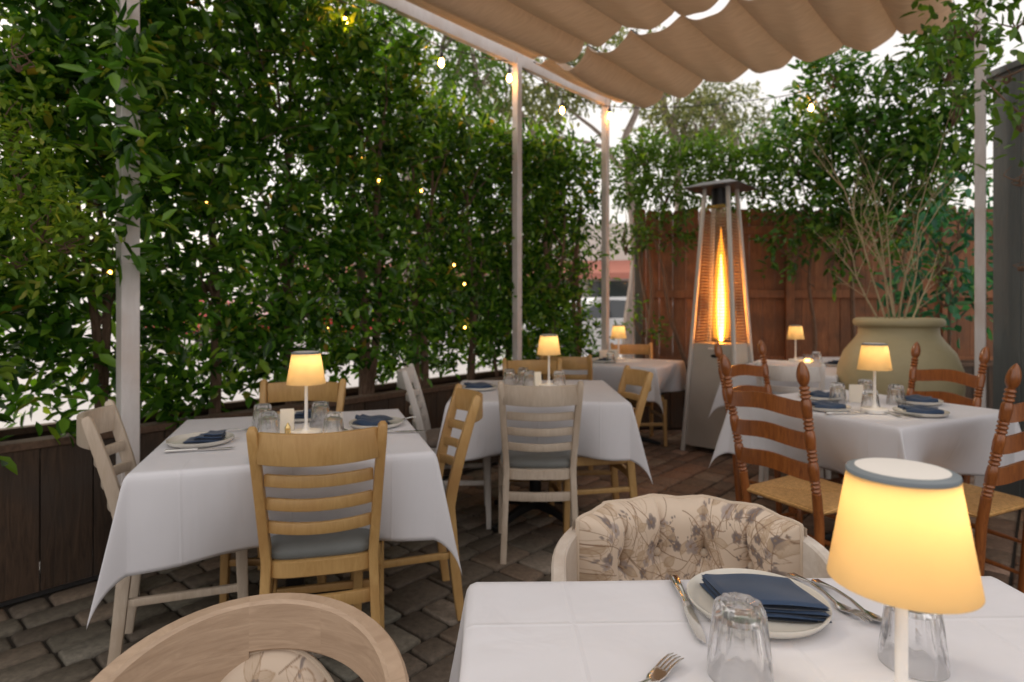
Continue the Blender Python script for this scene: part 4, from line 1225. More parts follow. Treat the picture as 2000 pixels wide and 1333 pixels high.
# ------------------------------------------------------------------ floral barrel chairs
def floral_colors(W, H, seed):
    """paint stems, leaves, blossoms on a (nu,nv) grid covering W x H metres; returns rgb array"""
    nu, nv = int(W / .0017), int(H / .0017)
    X, Y = np.meshgrid(np.linspace(0, W, nu), np.linspace(0, H, nv), indexing='ij')
    base = np.array([0.64, 0.52, 0.41]); img = np.zeros((nu, nv, 3)) + base
    r_ = np.random.default_rng(seed)
    def blend(mask, col):
        nonlocal img
        img = img * (1 - mask[..., None]) + np.array(col) * mask[..., None]
    def local(x, y, rad):
        i0, i1 = max(0, int((x - rad) / W * nu)), min(nu, int((x + rad) / W * nu) + 1)
        j0, j1 = max(0, int((y - rad) / H * nv)), min(nv, int((y + rad) / H * nv) + 1)
        return slice(i0, i1), slice(j0, j1)
    def dot(x, y, rad, col, a=1.0):
        si, sj = local(x, y, rad * 1.6)
        d = np.hypot(X[si, sj] - x, Y[si, sj] - y)
        m_ = np.clip((rad - d) / .0012 + .5, 0, 1) * a
        img[si, sj] = img[si, sj] * (1 - m_[..., None]) + np.array(col) * m_[..., None]
    brown = (0.20, 0.115, 0.065); tan = (0.36, 0.23, 0.14)
    def leaf(x, y, a, L, fill):
        n = 26
        for k in range(n + 1):
            q = k / n; w = L * .26 * math.sin(PI * q) ** .9
            cx_, cy_ = x + math.cos(a) * L * q, y + math.sin(a) * L * q
            for s_ in (-1, 1):
                dot(cx_ - math.sin(a) * w * s_, cy_ + math.cos(a) * w * s_, .0009, tan, .9)
            if fill:
                for s_ in np.linspace(-.85, .85, 6): dot(cx_ - math.sin(a) * w * s_, cy_ + math.cos(a) * w * s_, .003, (.47, .35, .24), .18)
            dot(cx_, cy_, .0006, tan, .6)
    def flower(x, y, s_, dark):
        c0 = (.17, .135, .13) if dark else (.34, .28, .26)
        for k in range(5):
            a = k * 1.256 + r_.uniform(0, .5)
            for e in (0, .5, 1): dot(x + math.cos(a) * s_ * (.45 + .35 * e), y + math.sin(a) * s_ * (.45 + .35 * e), s_ * .5, c0, .5)
        dot(x, y, s_ * .3, (.3, .2, .12), .9)
    def stem(x, y, a, L, depth):
        n = int(L / .0016); cur = r_.uniform(-9, 9)
        for k in range(n):
            a += cur * .0016 + r_.normal() * .02
            if k % 30 == 0: cur = r_.uniform(-11, 11)
            x += math.cos(a) * .0016; y += math.sin(a) * .0016
            if not (0 < x < W and 0 < y < H): return
            dot(x, y, .0011 if depth == 2 else .0008, brown, .85)
            if k % 17 == 9:
                q = r_.uniform()
                sgn = 1 if r_.uniform() < .5 else -1
                if q < .45: leaf(x, y, a + sgn * r_.uniform(.5, 1.1), r_.uniform(.03, .06), r_.uniform() < .5)
                elif q < .62 and depth > 0: stem(x, y, a + sgn * .8, r_.uniform(.03, .08), depth - 1)
                elif q < .78: flower(x + r_.uniform(-.01, .01), y + r_.uniform(-.01, .01), r_.uniform(.009, .016), r_.uniform() < .6)
        for k in range(4): dot(x + r_.uniform(-.01, .01), y + r_.uniform(-.01, .01), .003, (.2, .16, .15), .8)
    for k in range(max(22, int(W * H / .0034))):
        stem(r_.uniform(0, W), r_.uniform(0, H), r_.uniform(0, 2 * PI), r_.uniform(.12, .26), 2)
    return nu, nv, img
m, nt, b = newmat('floral_upholstery')
at_ = N(nt, "ShaderNodeAttribute"); at_.attribute_name = 'print'
nt.links.new(at_.outputs["Color"], b.inputs["Base Color"]); b.inputs["Roughness"].default_value = .85; b.inputs["Sheen Weight"].default_value = .15
tc = N(nt, "ShaderNodeTexCoord"); nz = N(nt, "ShaderNodeTexNoise"); nz.inputs["Scale"].default_value = 1200; nt.links.new(tc.outputs["Object"], nz.inputs["Vector"])
bp = N(nt, "ShaderNodeBump"); bp.inputs["Strength"].default_value = .3; bp.inputs["Distance"].default_value = .0008; nt.links.new(nz.outputs[0], bp.inputs["Height"]); nt.links.new(bp.outputs[0], b.inputs["Normal"])
M['floral'] = m
M['floral_plain'] = fabric('floral_button_fabric', (.60, .49, .38), 900, .85, .1, .3)

def barrel_chair(label, loc, rz, Rr, wmat, tufted, topz, seed, band_h, pw):
    """facing +y locally; back centre at (0,-Rr)"""
    t = thing('barrel_armchair', label, 'armchair', loc, rz, 'round backed floral armchairs')
    def path(phi, r):       # phi from back centre, +-100 deg, then arms go straight forward
        if abs(phi) <= 90: return Vector((r * math.sin(R(phi)), -r * math.cos(R(phi)), 0))
        e = (abs(phi) - 90) / 90 * .28
        return Vector((math.copysign(r, phi), e, 0))
    def topf(phi):
        a = abs(phi) / 90
        return topz - (.075 if tufted else .065) * min(1, a) ** 2 - (.0 if a <= 1 else .09 * (a - 1))
    # wooden band
    phis = [(-150 + i * 6) for i in range(51)]
    if tufted:
        segs = [[p for p in phis if p <= -42], [p for p in phis if p >= 42], [p for p in phis if -48 <= p <= 48]]
    else:
        segs = [[p for p in phis if p <= -24] + [-24], [-24] + [p for p in phis if -24 < p < 10] + [10], [10] + [p for p in phis if p > 10]]
    for si, sg in enumerate(segs):
        sg = sorted(set(sg))
        g = MB(); sec = []
        for p in sg:
            tp = topf(p); lo = band_h
            if tufted and si == 2: tp -= .06; lo = .05
            if not tufted and si == 2: lo = .2
            e_ = .0008 if not tufted else 0
            a_ = path(p, Rr + .016); b_ = path(p, Rr - .016); am = path(p, Rr)
            c_ = .005
            ring = [(path(p, Rr + .016), tp - lo + c_), (path(p, Rr + .016), tp - c_), (path(p, Rr + .016 - c_), tp), (path(p, Rr - .016 + c_), tp), (path(p, Rr - .016), tp - c_), (path(p, Rr - .016), tp - lo + c_), (path(p, Rr - .016 + c_), tp - lo), (path(p, Rr + .016 - c_), tp - lo)]
            sec.append([(q.x, q.y, z) for q, z in ring])
        A = np.array(sec); n, mm_ = A.shape[:2]
        fs = [(i * mm_ + j, i * mm_ + (j + 1) % mm_, (i + 1) * mm_ + (j + 1) % mm_, (i + 1) * mm_ + j) for i in range(n - 1) for j in range(mm_)]
        fs.append(tuple(range(mm_ - 1, -1, -1))); fs.append(tuple((n - 1) * mm_ + j for j in range(mm_)))
        g.add(A.reshape(-1, 3), fs)
        if not tufted and si != 1:
            g.v = [x * np.array([1, 1, 1]) for x in g.v]
        g.build('crest_rail' if (si == 2) == tufted and (si in (1, 2)) else 'arm_rail', wmat, t, angle=40)
    # uprights
    for p in (-150, -62, 62, 150):
        q = path(p, Rr); z = topf(p) - band_h
        g = MB(); g.sweep([(q.x * .93, q.y * .95, 0), (q.x, q.y, .4), (q.x, q.y, z + .004)], [.035, .04, .04], [.035, .04, .03], (1, 0, 0), .3); g.build('leg', wmat, t)
    g = MB(); g.lathe([(Rr - .06, .36), (Rr - .02, .365), (Rr - .02, .40), (Rr - .06, .405)], m=40); g.build('seat_frame', wmat, t)
    g = MB(); g.lathe([(Rr - .05, .405), (Rr - .02, .42), (Rr - .03, .46), (Rr - .08, .48), (.05, .49), (.001, .49)], m=40); g.build('seat_cushion', M['floral_plain'], t, angle=70)
    # padded back
    W = 2 * R(pw) * Rr; zlo = .47; ztop = topz + (.012 if tufted else -band_h - .001)
    H = ztop - zlo
    nu, nv, img = floral_colors(W, H, seed)
    A = np.zeros((nu, nv, 3))
    q = np.linspace(-1, 1, nu)[:, None]; w_ = np.linspace(0, 1, nv)[None, :]
    phi = q * R(pw)
    if tufted:
        scal = 1 - .10 * np.abs(q) ** 2.4 - .0 * q
        hump = .006 * np.abs(np.sin((q * 2.5) * PI)) 
        top = zlo + (H * scal) + hump
        Z = zlo + (top - zlo) * w_
        edge = np.clip((1 - np.abs(q)) / .12, 0, 1); ev = np.clip((1 - w_) / .22, 0, 1); el2 = np.clip(w_ / .15, 0, 1)
        th = .072 * np.sqrt(1 - (1 - edge) ** 2) * np.sqrt(np.clip(1 - (1 - ev) ** 2.2, 0, 1)) * (.6 + .4 * el2)
        XX = q * W / 2 + 0 * w_; ZZ = Z
        for bx in (-.205, -.068, .068, .205):
            bz = topz - .105 - abs(bx) * .10
            d = np.hypot(XX - bx, ZZ - bz)
            th = th - .046 * np.exp(-(d / .026) ** 1.2)
            th = th - .016 * np.exp(-(np.abs(XX - bx) / .007) ** 1.4) * (ZZ > bz)
            for dx in (-1, 1):
                dd = np.abs((XX - bx) - dx * (bz - ZZ) * .55)
                th = th - .013 * np.exp(-(dd / .009) ** 1.4) * (ZZ < bz) * np.exp(-(bz - ZZ) / .12)
        rad = Rr - .016 - th
    else:
        top = zlo + H * (1 - .5 * np.abs(q) ** 2.4)
        Z = zlo + (top - zlo) * w_
        edge = np.clip((1 - np.abs(q)) / .2, 0, 1); ev = np.clip((1 - w_) / .22, 0, 1)
        th = .036 * np.sqrt(1 - (1 - edge) ** 2) * np.sqrt(1 - (1 - ev) ** 2)
        rad = Rr - .004 - th
    A[..., 0] = rad * np.sin(phi); A[..., 1] = -rad * np.cos(phi); A[..., 2] = Z
    idx = np.arange(nu * nv).reshape(nu, nv)
    F = np.stack([idx[:-1, :-1], idx[:-1, 1:], idx[1:, 1:], idx[1:, :-1]], -1).reshape(-1, 4)
    # back skin
    B = A.copy(); rb = (Rr - .015) if not tufted else (Rr + .0)
    B[..., 0] = rb * np.sin(phi); B[..., 1] = -rb * np.cos(phi)
    V = np.concatenate([A.reshape(-1, 3), B[::6, ::6].reshape(-1, 3)])
    bi = np.arange(B[::6, ::6].shape[0] * B[::6, ::6].shape[1]).reshape(B[::6, ::6].shape[:2]) + nu * nv
    F2 = np.stack([bi[:-1, :-1], bi[1:, :-1], bi[1:, 1:], bi[:-1, 1:]], -1).reshape(-1, 4)
    o = mk_np('padded_back', V, np.concatenate([F, F2]), M['floral'], t, smooth=True)
    colr = np.ones((len(V), 4)); colr[:nu * nv, :3] = img.reshape(-1, 3); colr[nu * nv:, :3] = (.6, .49, .38)
    ca = o.data.color_attributes.new('print', 'FLOAT_COLOR', 'POINT'); ca.data.foreach_set('color', colr.astype(np.float32).ravel())
    # piping
    g = MB(); pts = [Vector(A[i, nv - 1]) * 1.0 for i in range(0, nu, 8)] + [Vector(A[-1, nv - 1])]
    pl = [Vector(A[0, j]) for j in range(0, nv, 8)]; pr = [Vector(A[-1, j]) for j in range(nv - 1, -1, -8)]
    g.tube(pl + pts + pr, .005, 7); g.build('piping', M['floral_plain'], t)
    if tufted:
        for bx in (-.205, -.068, .068, .205):
            bz = topz - .105 - abs(bx) * .10; ph = bx / Rr; r_ = Rr - .046
            g = MB(); g.lathe([(.001, .009), (.006, .0075), (.0105, .003), (.011, -.002), (.008, -.006)], m=16)
            o = g.build('button', M['floral_plain'], t); o.location = (r_ * math.sin(ph), -r_ * math.cos(ph), bz)
            o.rotation_euler = (R(-90), 0, ph)
    return t
bc_ = barrel_chair('armchair with tufted floral back behind the foreground table', (.402, 1.335, 0), R(180 - 4), .30, M['barrel_white'], True, .735, 4, .12, 64)
bc_.scale = (1, .72, 1)
barrel_chair('curved wooden armchair with small floral pad cut by the bottom frame edge', (-.362, .80, 0), R(-172), .212, M['barrel'], False, .752, 9, .082, 36)

# ------------------------------------------------------------------ tables
def drape(name, label, loc, rz, a, b_, over, h, seed, lean=.10, ear=.55, group='white tablecloths', push=.12):
    r_ = random.Random(seed)
    n = 110
    ph = [r_.uniform(0, 6) for _ in range(8)]
    amp = [r_.uniform(.008, .018) for _ in range(4)]
    La, Lb = a + over, b_ + over
    A = np.zeros((n + 1, n + 1, 3))
    def side_rip(t_, k, d, half):
        q = d / over
        return (amp[k] * math.sin(t_ / half * 4.1 + ph[k]) + amp[(k + 1) % 4] * .6 * math.sin(t_ / half * 7.7 + ph[k + 4])) * q ** 1.3
    rr_ = .012
    for i in range(n + 1):
        for j in range(n + 1):
            s_ = (2 * i / n - 1) * La; t_ = (2 * j / n - 1) * Lb
            dx = max(abs(s_) - a, 0); dy = max(abs(t_) - b_, 0)
            sx_, sy_ = (1 if s_ > 0 else -1), (1 if t_ > 0 else -1)
            x, y, z = max(-a, min(a, s_)), max(-b_, min(b_, t_)), 0.0
            if dx or dy:
                rr = math.hypot(dx, dy); th = math.atan2(dy, dx)
                k1 = 0 if sx_ > 0 else 1; k2 = 2 if sy_ > 0 else 3
                rnd = rr_ * (1 - math.exp(-rr / rr_))
                ex = rnd + lean * rr
                ox = math.cos(th) * ex + side_rip(y, k1, rr, b_) * math.cos(th) ** 2
                oy = math.sin(th) * ex + side_rip(x, k2, rr, a) * math.sin(th) ** 2
                sh = abs(math.sin(2 * th)) ** 1.6
                er = ear * rr * sh * (1 if dx and dy else 0)
                pin = push * min(1, rr / over) ** 1.6
                ox -= pin * math.exp(-(y / (b_ * .62)) ** 4) * math.cos(th) ** 4
                oy -= pin * math.exp(-(x / (a * .62)) ** 4) * math.sin(th) ** 4
                # slight asymmetry of the corner fold
                tw = .5 + .12 * math.sin(ph[(k1 + k2) % 8])
                ox += er * (tw * 1.414); oy += er * ((1 - tw) * 1.414)
                z = -(rr * math.sqrt(max(.05, 1 - (lean + ear * sh * (1 if dx and dy else 0)) ** 2)) - rnd * .6)
                x += sx_ * ox; y += sy_ * oy
            else:
                z = .0006 * math.sin(s_ * 11 + ph[0]) * math.sin(t_ * 9 + ph[1])
            A[i, j] = (x, y, z)
    V1 = A.reshape(-1, 3)
    g = MB(); g.grid(A)
    o = g.build(name, M['cloth'], None, angle=0)
    o.location = (loc[0], loc[1], h); o.rotation_euler = (0, 0, rz)
    sm = o.modifiers.new('thickness', 'SOLIDIFY'); sm.thickness = .0012; sm.offset = -1
    return tag(o, label, 'tablecloth', group)
def table(label, loc, rz, a, b_, group='square dining tables'):
    t = thing('dining_table', label, 'table', loc, rz, group)
    g = MB(); g.box((0, 0, .725), (a * 2 - .006, b_ * 2 - .006, .026), 0, .006); g.build('tabletop', M['cap'], t, smooth=False)
    g = MB(); g.tube([(0, 0, .06), (0, 0, .71)], .035, 16); g.build('column', M['iron'], t)
    for k in range(4):
        q = PI / 4 + k * PI / 2
        g = MB(); g.sweep([(0, 0, .09), (.15 * math.cos(q), .15 * math.sin(q), .07), (.33 * math.cos(q), .33 * math.sin(q), .016)], [.05, .045, .03], [.05, .035, .03], (0, 0, 1), .4); g.build('foot', M['iron'], t)
    return t
TS = {}
def dining(key, where, loc, rz, a, b_, over, seed, lean=.10, ear=.55):
    table('square dining table hidden under the cloth of the ' + where, loc, rz, a, b_)
    drape('tablecloth', 'white cloth draped over the ' + where, loc, rz, a, b_, over, .742, seed, lean, ear, push=0 if key == 0 else .13)
    TS[key] = where
dining(1, 'front left table', (-.826, 2.342, 0), R(18), .445, .445, .30, 1, .03, .18)
dining(2, 'middle table', (.135, 3.56, 0), R(0), .457, .45, .30, 2, .05, .22)
dining(4, 'right table ringed by brown chairs', (1.735, 3.03, 0), R(26.5), .42, .43, .29, 5, .04, .22)
dining(5, 'far left table by the fence corner', (.98, 5.32, 0), R(-31), .39, .39, .27, 7, .05, .24)
dining(6, 'far table left of the clay jar', (2.24, 4.90, 0), R(-35), .37, .55, .28, 8, .05, .24)
dining(7, 'rearmost table close to the fence', (3.12, 5.42, 0), R(0), .40, .40, .2, 9, .1, .4)
dining(0, 'foreground table', (.412, .64, 0), R(1.5), .468, .457, .28, 3, .02, .2)
TT = .7435

# ------------------------------------------------------------------ table lamps
def lamp(label, loc):
    t = thing('table_lamp', label, 'lamp', loc, 0, 'cordless table lamps')
    g = MB(); g.lathe([(.0, 0), (.054, 0), (.057, .003), (.057, .017), (.054, .020), (.022, .021), (.013, .026), (.0085, .038), (.0062, .05), (.006, .19), (.006, .285), (.0, .285)][1:-1], m=32); g.build('stand', M['white'], t, angle=40)
    g = MB(); g.lathe([(.0705, .195), (.0515, .308), (.0500, .308), (.0690, .195)], m=48, close=True); g.build('shade', M['shade'], t, angle=40)
    g = MB(); g.lathe([(.0518, .3075), (.0524, .3095), (.0518, .3122), (.0455, .3142), (.0440, .3142), (.0440, .306)], m=48, close=True); g.build('cap_ring', M['lampcap'], t, angle=40)
    g = MB(); g.lathe([(.0430, .303), (.0437, .3145), (.020, .3155), (.0005, .3155)], m=40); g.build('cap_disc', M['white'], t, angle=40)
    g = MB(); g.lathe([(.028, .296), (.030, .299), (.03, .303)], m=24); g.build('led_disc', emis('led', (1, .72, .36), 10), t)
    L = bpy.data.lights.new('lamp_glow', 'POINT'); L.energy = 0.38; L.color = (1, .86, .66); L.shadow_soft_size = .012
    lo = bpy.data.objects.new('lamp_glow', L); COL.objects.link(lo); lo.parent = t; lo.location = (0.014, -.010, .284)
    return t
lm = lamp('large looking glowing table lamp with amber shade on the foreground table', (.412, .650, TT))
for key, px, py, lb in ((1, 598, 852, 'glowing amber shaded lamp in the centre of the front left table'), (2, 1072, 757, 'glowing amber shaded lamp on the middle table'),
                        (4, 1708, 806, 'glowing cream shaded lamp on the right table in front of the clay jar')):
    dup(lm, P(px, py, TT), 0, lb)
dup(lm, (.945, 5.45, TT), 0, 'glowing lamp on the far left table beside the far white post')
dup(lm, (2.46, 5.33, TT), R(20), 'glowing lamp on the far table, seen against the fence')

# ------------------------------------------------------------------ tableware
def tumbler(label, loc, rz=0):
    t = thing('glass_tumbler', label, 'glass', loc, rz, 'upturned glass tumblers')
    # upside down: rim on the table, thick base on top, facets on the outside
    H = .097
    nf = 10
    m_ = 60
    outer = [(.0415, 0), (.0413, .012), (.0402, .026), (.0385, .040), (.0362, .062), (.0340, .082), (.0325, .090), (.029, .0955), (.024, H)]
    inner = [(.020, H - .001), (.012, H - .004), (.0005, H - .005)]
    cav = [(.0005, H - .020), (.020, H - .019), (.028, H - .024), (.0305, H - .034), (.0345, .040), (.0368, .024), (.0388, .008), (.0395, 0)]
    g = MB(); vs_ = []
    def fr(q, z):
        if z < .022 or z > .0965: return 1.0
        k = min(1, (z - .022) / .014)
        a = (q * nf / (2 * PI)) % 1.0 - .5
        poly = math.cos(PI / nf) / math.cos(a * 2 * PI / nf)
        sc = 1 + (poly - 1) * 1.0 - .06 * (math.cos(a * 2 * PI) * .5 + .5) 
        return 1 + (sc - 1) * k
    g.lathe(outer + inner, m=m_, fr=fr)
    g.f = [f for f in g.f if len(f) == 4]
    n0 = len(outer + inner)
    g2 = MB(); g2.lathe(cav, m=m_); g2.f = [f for f in g2.f if len(f) == 4]
    V = np.concatenate([g.v[0], g2.v[0]]); off = n0 * m_
    F = g.f + [[i + off for i in f] for f in g2.f]
    # close rim: last row of cav to first row of outer
    last = off + (len(cav) - 1) * m_
    F += [[last + j, last + (j + 1) % m_, (j + 1) % m_, j] for j in range(m_)]
    mk('glass', V, F, M['glass'], t, True, 28)
    return t
def plate_obj(label, loc, group='stoneware plates', sc=1.0):
    t = thing('dinner_plate', label, 'plate', loc, 0, group)
    g = MB(); g.lathe([(.06, 0), (.085, .0015), (.100, .006), (.108, .0165), (.1075, .0195), (.1045, .0190), (.098, .0105), (.085, .0065), (.03, .0055), (.0005, .0055)], m=64)
    g.build('plate', M['plate'], t, angle=50); t.scale = (sc, sc, 1)
    return t
def slab(mb, w, d, th, z0, seed, skew=0, wave=.003, off=(0, 0)):
    r_ = random.Random(seed); n = 26
    ph = [r_.uniform(0, 6) for _ in range(4)]
    A = np.zeros((n + 1, n + 1, 3)); B = A.copy()
    for i in range(n + 1):
        for j in range(n + 1):
            a = 2 * i / n - 1; b_ = 2 * j / n - 1
            e = max(abs(a), abs(b_)); k = .3 + .7 * (1 - max(0, (e - .9) / .1) ** 2) ** .5
            x = a * w / 2 * (1 + .02 * math.sin(3 * b_ + ph[2])) + skew * b_ + off[0]; y = b_ * d / 2 * (1 + .03 * math.sin(3.2 * a + ph[0])) + off[1]
            wv = wave * (math.sin(a * 3 + ph[0]) + math.sin(b_ * 2.6 + a + ph[1]))
            A[i, j] = (x, y, z0 + th / 2 + th / 2 * k + max(-th * .25, wv * .5)); B[i, j] = (x, y, z0 + th / 2 - th / 2 * k)
    mb.grid(A); mb.grid(B[::-1])
def napkin(label, loc, rz, style, group='folded navy napkins'):
    g = MB()
    if style == 0:      # thick folded square
        slab(g, .150, .108, .008, 0, 1, -.012); slab(g, .148, .106, .009, .0075, 2, -.012, off=(.001, .001)); slab(g, .146, .104, .010, .016, 3, -.014, wave=.0035)
    elif style == 1:    # stepped folded pocket
        slab(g, .125, .075, .009, 0, 4); slab(g, .09, .07, .010, .009, 5, off=(.018, 0)); slab(g, .06, .065, .010, .019, 6, off=(.034, .001))
    else:               # loosely folded, pointed fan
        n = 30
        for k in range(4):
            A = np.zeros((n + 1, 5, 3))
            for i in range(n + 1):
                q = i / n; x = -.075 + .15 * q
                for j in range(5):
                    s_ = j / 4
                    y = (-.03 + .018 * k) + .022 * (s_ - .5) * 2 * (.6 + .4 * math.sin(PI * q))
                    z = .004 + .007 * k + (.018 - .004 * k) * math.sin(PI * s_) * (.55 + .45 * math.sin(PI * q * .9 + k * .6)) + .004 * math.sin(q * 9 + k)
                    A[i, j] = (x + .012 * math.sin(k * 2.1 + s_), y, z)
            B = A.copy(); B[..., 2] -= .005
            g.grid(A); g.grid(B[::-1])
    o = g.build('napkin', M['navy'], None, angle=70)
    o.location = loc; o.rotation_euler = (0, 0, rz)
    return tag(o, label, 'napkin', group)
def knife(label, loc, rz):
    t = thing('table_knife', label, 'knife', loc, rz, 'table knives')
    g = MB(); g.sweep([(0, -.105, .006), (0, -.10, .006), (0, -.06, .006), (0, -.02, .006), (0, -.005, .006)], [.010, .016, .013, .009, .011], [.005, .009, .008, .007, .008], (1, 0, 0), .5); g.build('handle', M['steel'], t)
    g = MB(); pr = [(-.005, -.005), (.006, -.005), (.009, .02), (.010, .06), (.008, .095), (-.001, .112), (-.005, .09), (-.006, .03)]
    n = len(pr); vs_ = [(x, y, z) for z in (.0045, .0062) for x, y in pr]
    g.add(vs_, [tuple(range(n - 1, -1, -1)), tuple(range(n, 2 * n))] + [(i, (i + 1) % n, (i + 1) % n + n, i + n) for i in range(n)]); g.build('blade', M['steel'], t, smooth=False)
    return t
def fork(label, loc, rz):
    t = thing('table_fork', label, 'fork', loc, rz, 'table forks')
    g = MB(); g.sweep([(0, -.092, .003), (0, -.088, .004), (0, -.07, .006), (0, -.04, .010), (0, -.005, .009), (0, .02, .004), (0, .032, .003), (0, .044, .004), (0, .052, .006)],
                      [.006, .015, .0125, .0065, .0055, .008, .019, .0215, .021], [.003, .0045, .004, .0035, .0035, .0025, .0022, .0022, .0022], (1, 0, 0), .5)
    g.build('handle', M['steel'], t)
    g = MB()
    for k in (-1.5, -.5, .5, 1.5):
        x = k * .0056
        g.sweep([(x, .051, .006), (x, .065, .0095), (x, .08, .011), (x * .98, .092, .009)], [.0034, .0032, .003, .0012], [.0022, .002, .0018, .001], (1, 0, 0), .4)
    g.build('tines', M['steel'], t)
    return t
def card(label, loc, rz, w=.055, h=.085):
    g = MB(); th = R(8)
    g.add([(-w / 2, .014, 0), (w / 2, .014, 0), (w / 2, .001, h), (-w / 2, .001, h), (-w / 2, -.014, 0), (w / 2, -.014, 0), (w / 2, -.001, h), (-w / 2, -.001, h)],
          [(0, 1, 2, 3), (5, 4, 7, 6), (3, 2, 6, 7), (0, 3, 7, 4), (2, 1, 5, 6)])
    o = g.build('menu_card', M['card'], None, smooth=False); o.location = loc; o.rotation_euler = (0, 0, rz)
    return tag(o, label, 'card', 'small folded menu cards')

tm = tumbler('upturned faceted glass on foreground table, left one in front of the plate', (.300, .810, TT), R(8))
tm2 = dup(tm, (.545, .835, TT), R(25), 'upturned faceted glass partly behind the foreground lamp pole')
def tum(px, py, lb): dup(tm, P(px, py, TT), random.uniform(0, 3), lb)
tum(513, 838, 'upturned glass on front left table, leftmost and farther from camera')
tum(524, 857, 'upturned glass on front left table, just left of the menu card')
tum(626, 832, 'upturned glass on front left table, right behind the lamp pole')
tum(651, 858, 'upturned glass on front left table, rightmost beside lamp base')
tum(995, 752, 'upturned glass on middle table, leftmost of its glasses')
tum(1022, 749, 'upturned glass on middle table, second from left, rearmost')
tum(1034, 756, 'upturned glass on middle table, just left of the menu card')
tum(1092, 757, 'upturned glass on middle table, right of the lamp')
tum(1636, 786, 'upturned glass on right table, leftmost, left of the menu card')
tum(1700, 803, 'upturned glass on right table, nearest, in front of the lamp pole')
tum(1690, 778, 'upturned glass on right table, behind the menu card')
tum(1750, 790, 'upturned glass on right table, right of the lamp')
dup(tm, (.83, 5.18, TT), 0, 'upturned glass on far left table, beside its lamp')
dup(tm, (.86, 5.42, TT), 0, 'upturned glass on far left table, behind the cards')
dup(tm, (2.58, 5.20, TT), 0, 'upturned glass on far table by the jar, right of its lamp')

pl = plate_obj('cream stoneware plate on the foreground table under a navy napkin', (.392, .985, TT))
def pla(p, lb, sc=1.0):
    o = dup(pl, p, 0, lb); o.scale = (sc, sc, 1)
napkin('thick square folded navy napkin on the foreground plate', (.400, .985, TT + .008), R(-8), 0)
knife('silver knife left of the foreground plate', (.281, .985, TT), R(180 - 3)) 
kn = bpy.data.objects['table_knife']
fk = fork('silver fork right of the foreground plate, left of the pair', (.521, 1.018, TT), R(180 + 13))
dup(fk, (.551, .992, TT), R(180 + 13), 'silver fork right of the foreground plate, right of the pair')
dup(fk, (.160, .775, TT), R(-47), 'silver fork cut by the bottom edge on the foreground table')
# front left table
p = P(392, 866, TT); pla(p, 'stoneware plate at the left side of the front left table'); napkin('stepped folded navy napkin on the left plate of the front left table', p + Vector((.015, .0, .008)), R(10), 1)
p = P(590, 819, TT); pla(p, 'stoneware plate at the back of the front left table, behind lamp'); napkin('navy napkin behind the lamp pole on the front left table', p + Vector((0, 0, .008)), R(15), 1)
p = P(735, 832, TT); pla(p, 'stoneware plate at the right side of the front left table'); napkin('rounded folded navy napkin on the right plate of the front left table', p + Vector((-.01, 0, .008)), R(-20), 2)
p = P(560, 895, TT); pla(p, 'stoneware plate at the front of front left table, hidden behind chair crest')
dup(kn, P(390, 881, TT), R(-74), 'silver knife in front of the left plate on the front left table')
dup(fk, P(462, 843, TT), R(-60), 'silver fork behind the left plate on the front left table')
dup(fk, P(770, 821, TT), R(-80), 'silver fork behind the right plate on the front left table')
dup(kn, P(772, 846, TT), R(-80), 'silver knife in front of the right plate on the front left table')
dup(fk, P(688, 844, TT), R(60), 'silver fork between the glasses and right plate on front left table')
dup(kn, P(610, 866, TT), R(-75), 'silver knife in front of the lamp on the front left table')
card('standing cream menu card left of the lamp on the front left table', P(561, 846, TT), R(15), .05, .092)
t = thing('pepper_mill', 'small brass pepper mill in front of the menu card, front left table', 'pepper mill', P(562, 858, TT))
g = MB(); g.lathe([(.014, 0), (.016, .004), (.012, .012), (.010, .03), (.012, .036)], m=18); g.build('body', M['gold'], t)
g = MB(); g.lathe([(.009, .036), (.011, .042), (.007, .05), (.004, .056), (.001, .06)], m=16); g.build('knob', M['gold'], t)
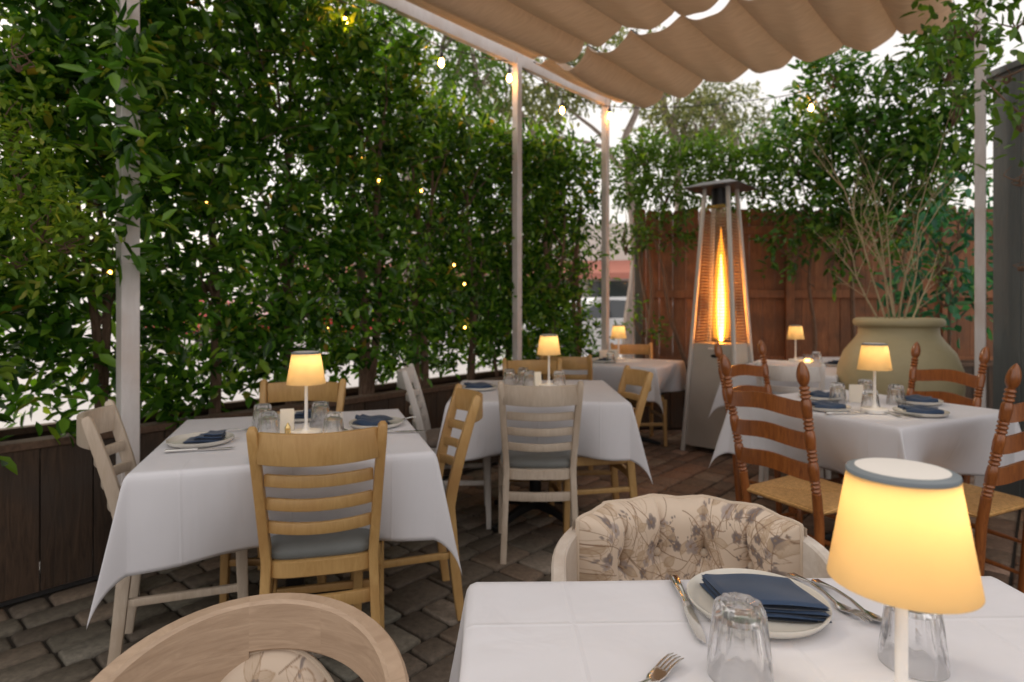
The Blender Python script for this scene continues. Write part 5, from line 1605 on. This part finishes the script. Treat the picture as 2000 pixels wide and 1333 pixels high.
# middle table
p = P(935, 761, TT); pla(p, 'stoneware plate on the left side of the middle table'); napkin('crumpled navy napkin on the plate of the middle table', p + Vector((0, 0, .008)), R(-5), 2)
card('upright cream menu card between glasses and lamp on the middle table', P(1050, 757, TT), R(30), .045, .092)
dup(kn, P(975, 757, TT), R(-85), 'silver knife right of the plate on the middle table')
# right table
for (px, py, lb, lb2, st, rz) in ((1612, 800, 'stoneware plate at the front left of the right table', 'long folded navy napkin at the front left of the right table', 2, 5),
                           (1603, 779, 'stoneware plate at the back left of the right table', 'navy napkin at the back left of the right table', 2, 10),
                           (1798, 810, 'stoneware plate at the front right of the right table', 'fan folded navy napkin at the front right of the right table', 2, -12),
                           (1792, 788, 'stoneware plate at the back right of the right table', 'navy napkin at the back right of the right table', 2, -5)):
    p = P(px, py, TT); pla(p, lb); napkin(lb2, p + Vector((0, 0, .008)), R(rz), st)
card('wide cream menu card left of the lamp on the right table', P(1672, 786, TT), R(-25), .062, .088)
dup(kn, P(1655, 809, TT), R(-82), 'silver knife along the front edge of the right table')
dup(fk, P(1738, 812, TT), R(205), 'silver fork in front of the lamp on the right table, left one')
dup(fk, P(1758, 812, TT), R(210), 'silver fork in front of the lamp on the right table, right one')
# far tables
p = Vector((.78, 5.28, TT)); pla(p, 'stoneware plate on the far left table'); napkin('navy napkin on the far left table', p + Vector((0, 0, .008)), 0, 1)
card('cream menu card on the far left table', (.80, 5.36, TT), R(20), .08, .10)
card('cream menu card beside the lamp on the far left table', (.88, 5.33, TT), R(-10), .07, .105)
p = Vector((2.60, 4.95, TT)); pla(p, 'stoneware plate on the far table left of the jar'); napkin('navy napkin on the far table left of the jar', p + Vector((.02, .08, .008)), R(-20), 1)
t = thing('candle_glass', 'small glass holding a lit candle on the far table', 'candle', (2.52, 5.24, TT))
g = MB(); g.lathe([(.03, 0), (.034, .004), (.036, .07), (.033, .07), (.031, .006), (.0005, .005)], m=24); g.build('holder', M['glass'], t)
g = MB(); g.lathe([(.022, .007), (.022, .03), (.0005, .03)], m=16); g.build('wax', M['candle'], t)
